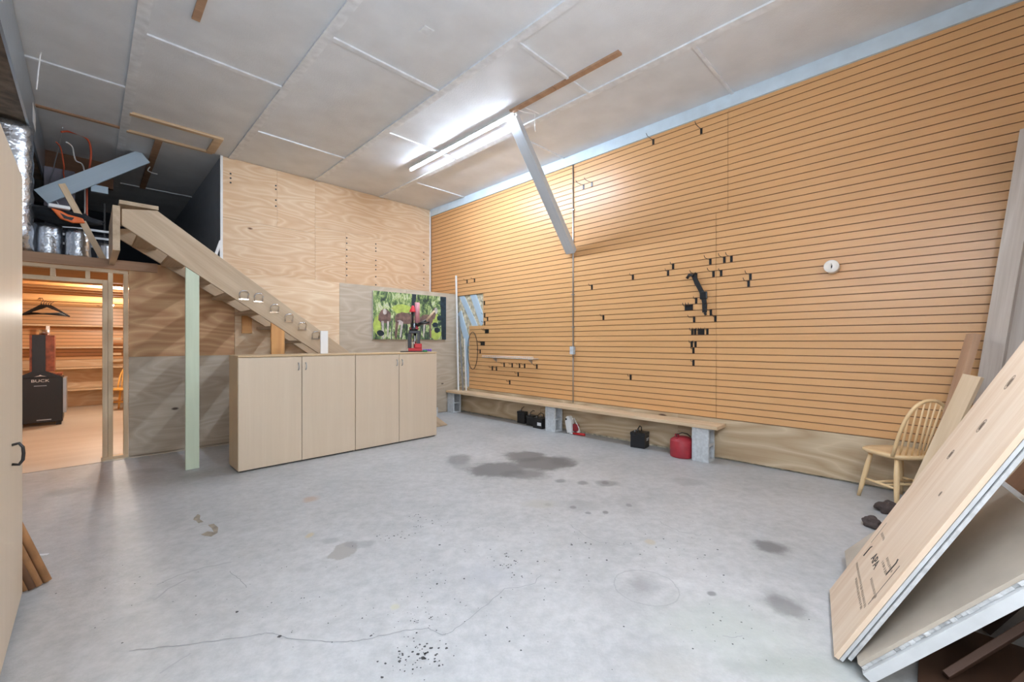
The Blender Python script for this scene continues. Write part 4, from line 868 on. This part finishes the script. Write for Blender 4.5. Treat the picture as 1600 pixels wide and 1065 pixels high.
# dark rags behind the sheets
for k, (px, py, s, lab) in enumerate(((1388, 800, .075, 'dark brown rag clump near the chair leg'), (1362, 822, .06, 'small dark brown rag clump behind drywall corner'))):
    p = on_z(px, py, 0); bm = NB(); bmesh.ops.create_icosphere(bm, subdivisions=4, radius=s)
    for v in bm.verts:
        d = noise.noise(v.co*22+Vector((k*5, 0, 0)))*.03; v.co += v.co.normalized()*d; v.co.z = max(v.co.z*.7+s*.45, 0)
    for f in bm.faces: f.smooth = True
    tag(obj('rag', bm, 'rag', loc=p), lab, 'rag')
# ================================================================ FLOOR MARKS
def flat(bm, pts, wd, mi=0, z=.0012):
    P = [on_z(a, b2, 0) for a, b2 in pts]
    for i in range(len(P)-1):
        a, b2 = P[i], P[i+1]; d = (b2-a); d.normalize(); n = Vector((-d.y, d.x, 0))*wd/2
        q = [bm.verts.new((v.x, v.y, z)) for v in (a-n, b2-n, b2+n, a+n)]; bm.faces.new(q).material_index = mi
def wig(pts, amp=2.0, k=6):
    out = []
    for i in range(len(pts)-1):
        for j in range(k):
            s = j/k; x = pts[i][0]*(1-s)+pts[i+1][0]*s; y = pts[i][1]*(1-s)+pts[i+1][1]*s
            out.append((x+random.uniform(-amp, amp), y+random.uniform(-amp, amp)*.5))
    out.append(pts[-1]); return out
bm = NB()
for c_ in ([(200, 1017), (260, 1010), (330, 1002), (390, 994), (420, 988), (455, 998), (520, 1003), (560, 1001), (600, 992), (630, 985), (670, 982), (690, 992), (700, 990), (735, 965), (790, 920), (835, 912), (845, 898)],
           [(890, 820), (930, 846), (975, 852), (976, 846)], [(1030, 815), (1060, 830), (1095, 837)], [(360, 893), (375, 905), (385, 918)]): flat(bm, wig(c_), .003)
cr = obj('floor_crack', bm, 'crackm'); cr.name = 'crack'; cr.parent = bpy.data.objects['floor']
bm = NB()
for c_, w_ in (([(245, 914), (280, 898), (320, 886), (362, 878)], .010), ([(240, 938), (262, 920), (290, 906)], .010), ([(280, 832), (320, 819), (362, 812)], .006), ([(250, 1052), (275, 1035), (298, 1020)], .008), ([(515, 804), (545, 796), (580, 785)], .006), ([(1130, 993), (1145, 996), (1160, 993)], .005)): flat(bm, wig(c_, 1, 4), w_)
o = obj('scuff', bm, 'scuff'); o.parent = bpy.data.objects['floor']
# small dark specks, hand placed clusters
bm = NB(); R = random.Random(3)
def speck(px, py, r):
    p = on_z(px, py, 0); n = 7; q = [bm.verts.new((p.x+r*R.uniform(.6, 1.2)*math.cos(a), p.y+r*R.uniform(.6, 1.2)*math.sin(a), .0014)) for a in [2*math.pi*i/n for i in range(n)]]; bm.faces.new(q)
for cx, cy, sx, sy, n, r in ((655, 1025, 40, 24, 60, .004), (660, 965, 24, 14, 24, .003), (790, 880, 40, 20, 30, .004), (660, 815, 26, 14, 26, .004), (610, 838, 26, 6, 16, .004), (760, 800, 100, 50, 26, .003), (460, 920, 150, 90, 60, .0025), (640, 905, 60, 40, 24, .003), (930, 870, 160, 70, 40, .003), (700, 960, 160, 80, 50, .003), (1120, 980, 90, 50, 26, .003), (1060, 850, 110, 50, 26, .004), (1380, 750, 30, 20, 4, .004), (190, 900, 90, 90, 16, .003)):
    for i in range(n): speck(R.gauss(cx, sx*.6), min(1064, R.gauss(cy, sy*.6)), r*R.uniform(.5, 1.7))
for px, py, r in ((437, 994, .010), (370, 956, .009), (683, 912, .009), (687, 851, .009), (580, 993, .007), (791, 869, .008), (893, 851, .009), (915, 848, .008), (840, 877, .007), (948, 875, .008), (624, 1033, .009), (597, 1058, .007), (661, 1028, .010), (653, 1022, .008), (725, 904, .007)): speck(px, py, r)
tag(obj('floor_specks', bm, 'dirt'), 'scattered dark specks dotting the concrete floor', 'specks', kind='stuff')
# tan dried glue squiggles
def spl(pts, lab):
    bm = NB(); q = [on_z(a, b2, 0) for a, b2 in pts]; bm.faces.new([bm.verts.new((p.x, p.y, .0015)) for p in q]); r = bmesh.ops.extrude_face_region(bm, geom=bm.faces[:]); [setattr(v.co, 'z', .0005) for v in r['geom'] if isinstance(v, bmesh.types.BMVert)]
    tag(obj('dried_glue', bm, 'tanstain'), lab, 'stain', 'dried glue marks on the floor')
spl([(303, 809), (309, 803), (313, 805), (312, 811), (318, 815), (310, 817), (306, 813), (302, 812)], 'small tan dried smear on floor near the green post')
spl([(314, 835), (324, 830), (334, 831), (331, 825), (325, 820), (334, 818), (341, 824), (340, 832), (330, 838), (320, 837)], 'larger hooked tan dried smear on floor')
bpy.context.view_layer.update()
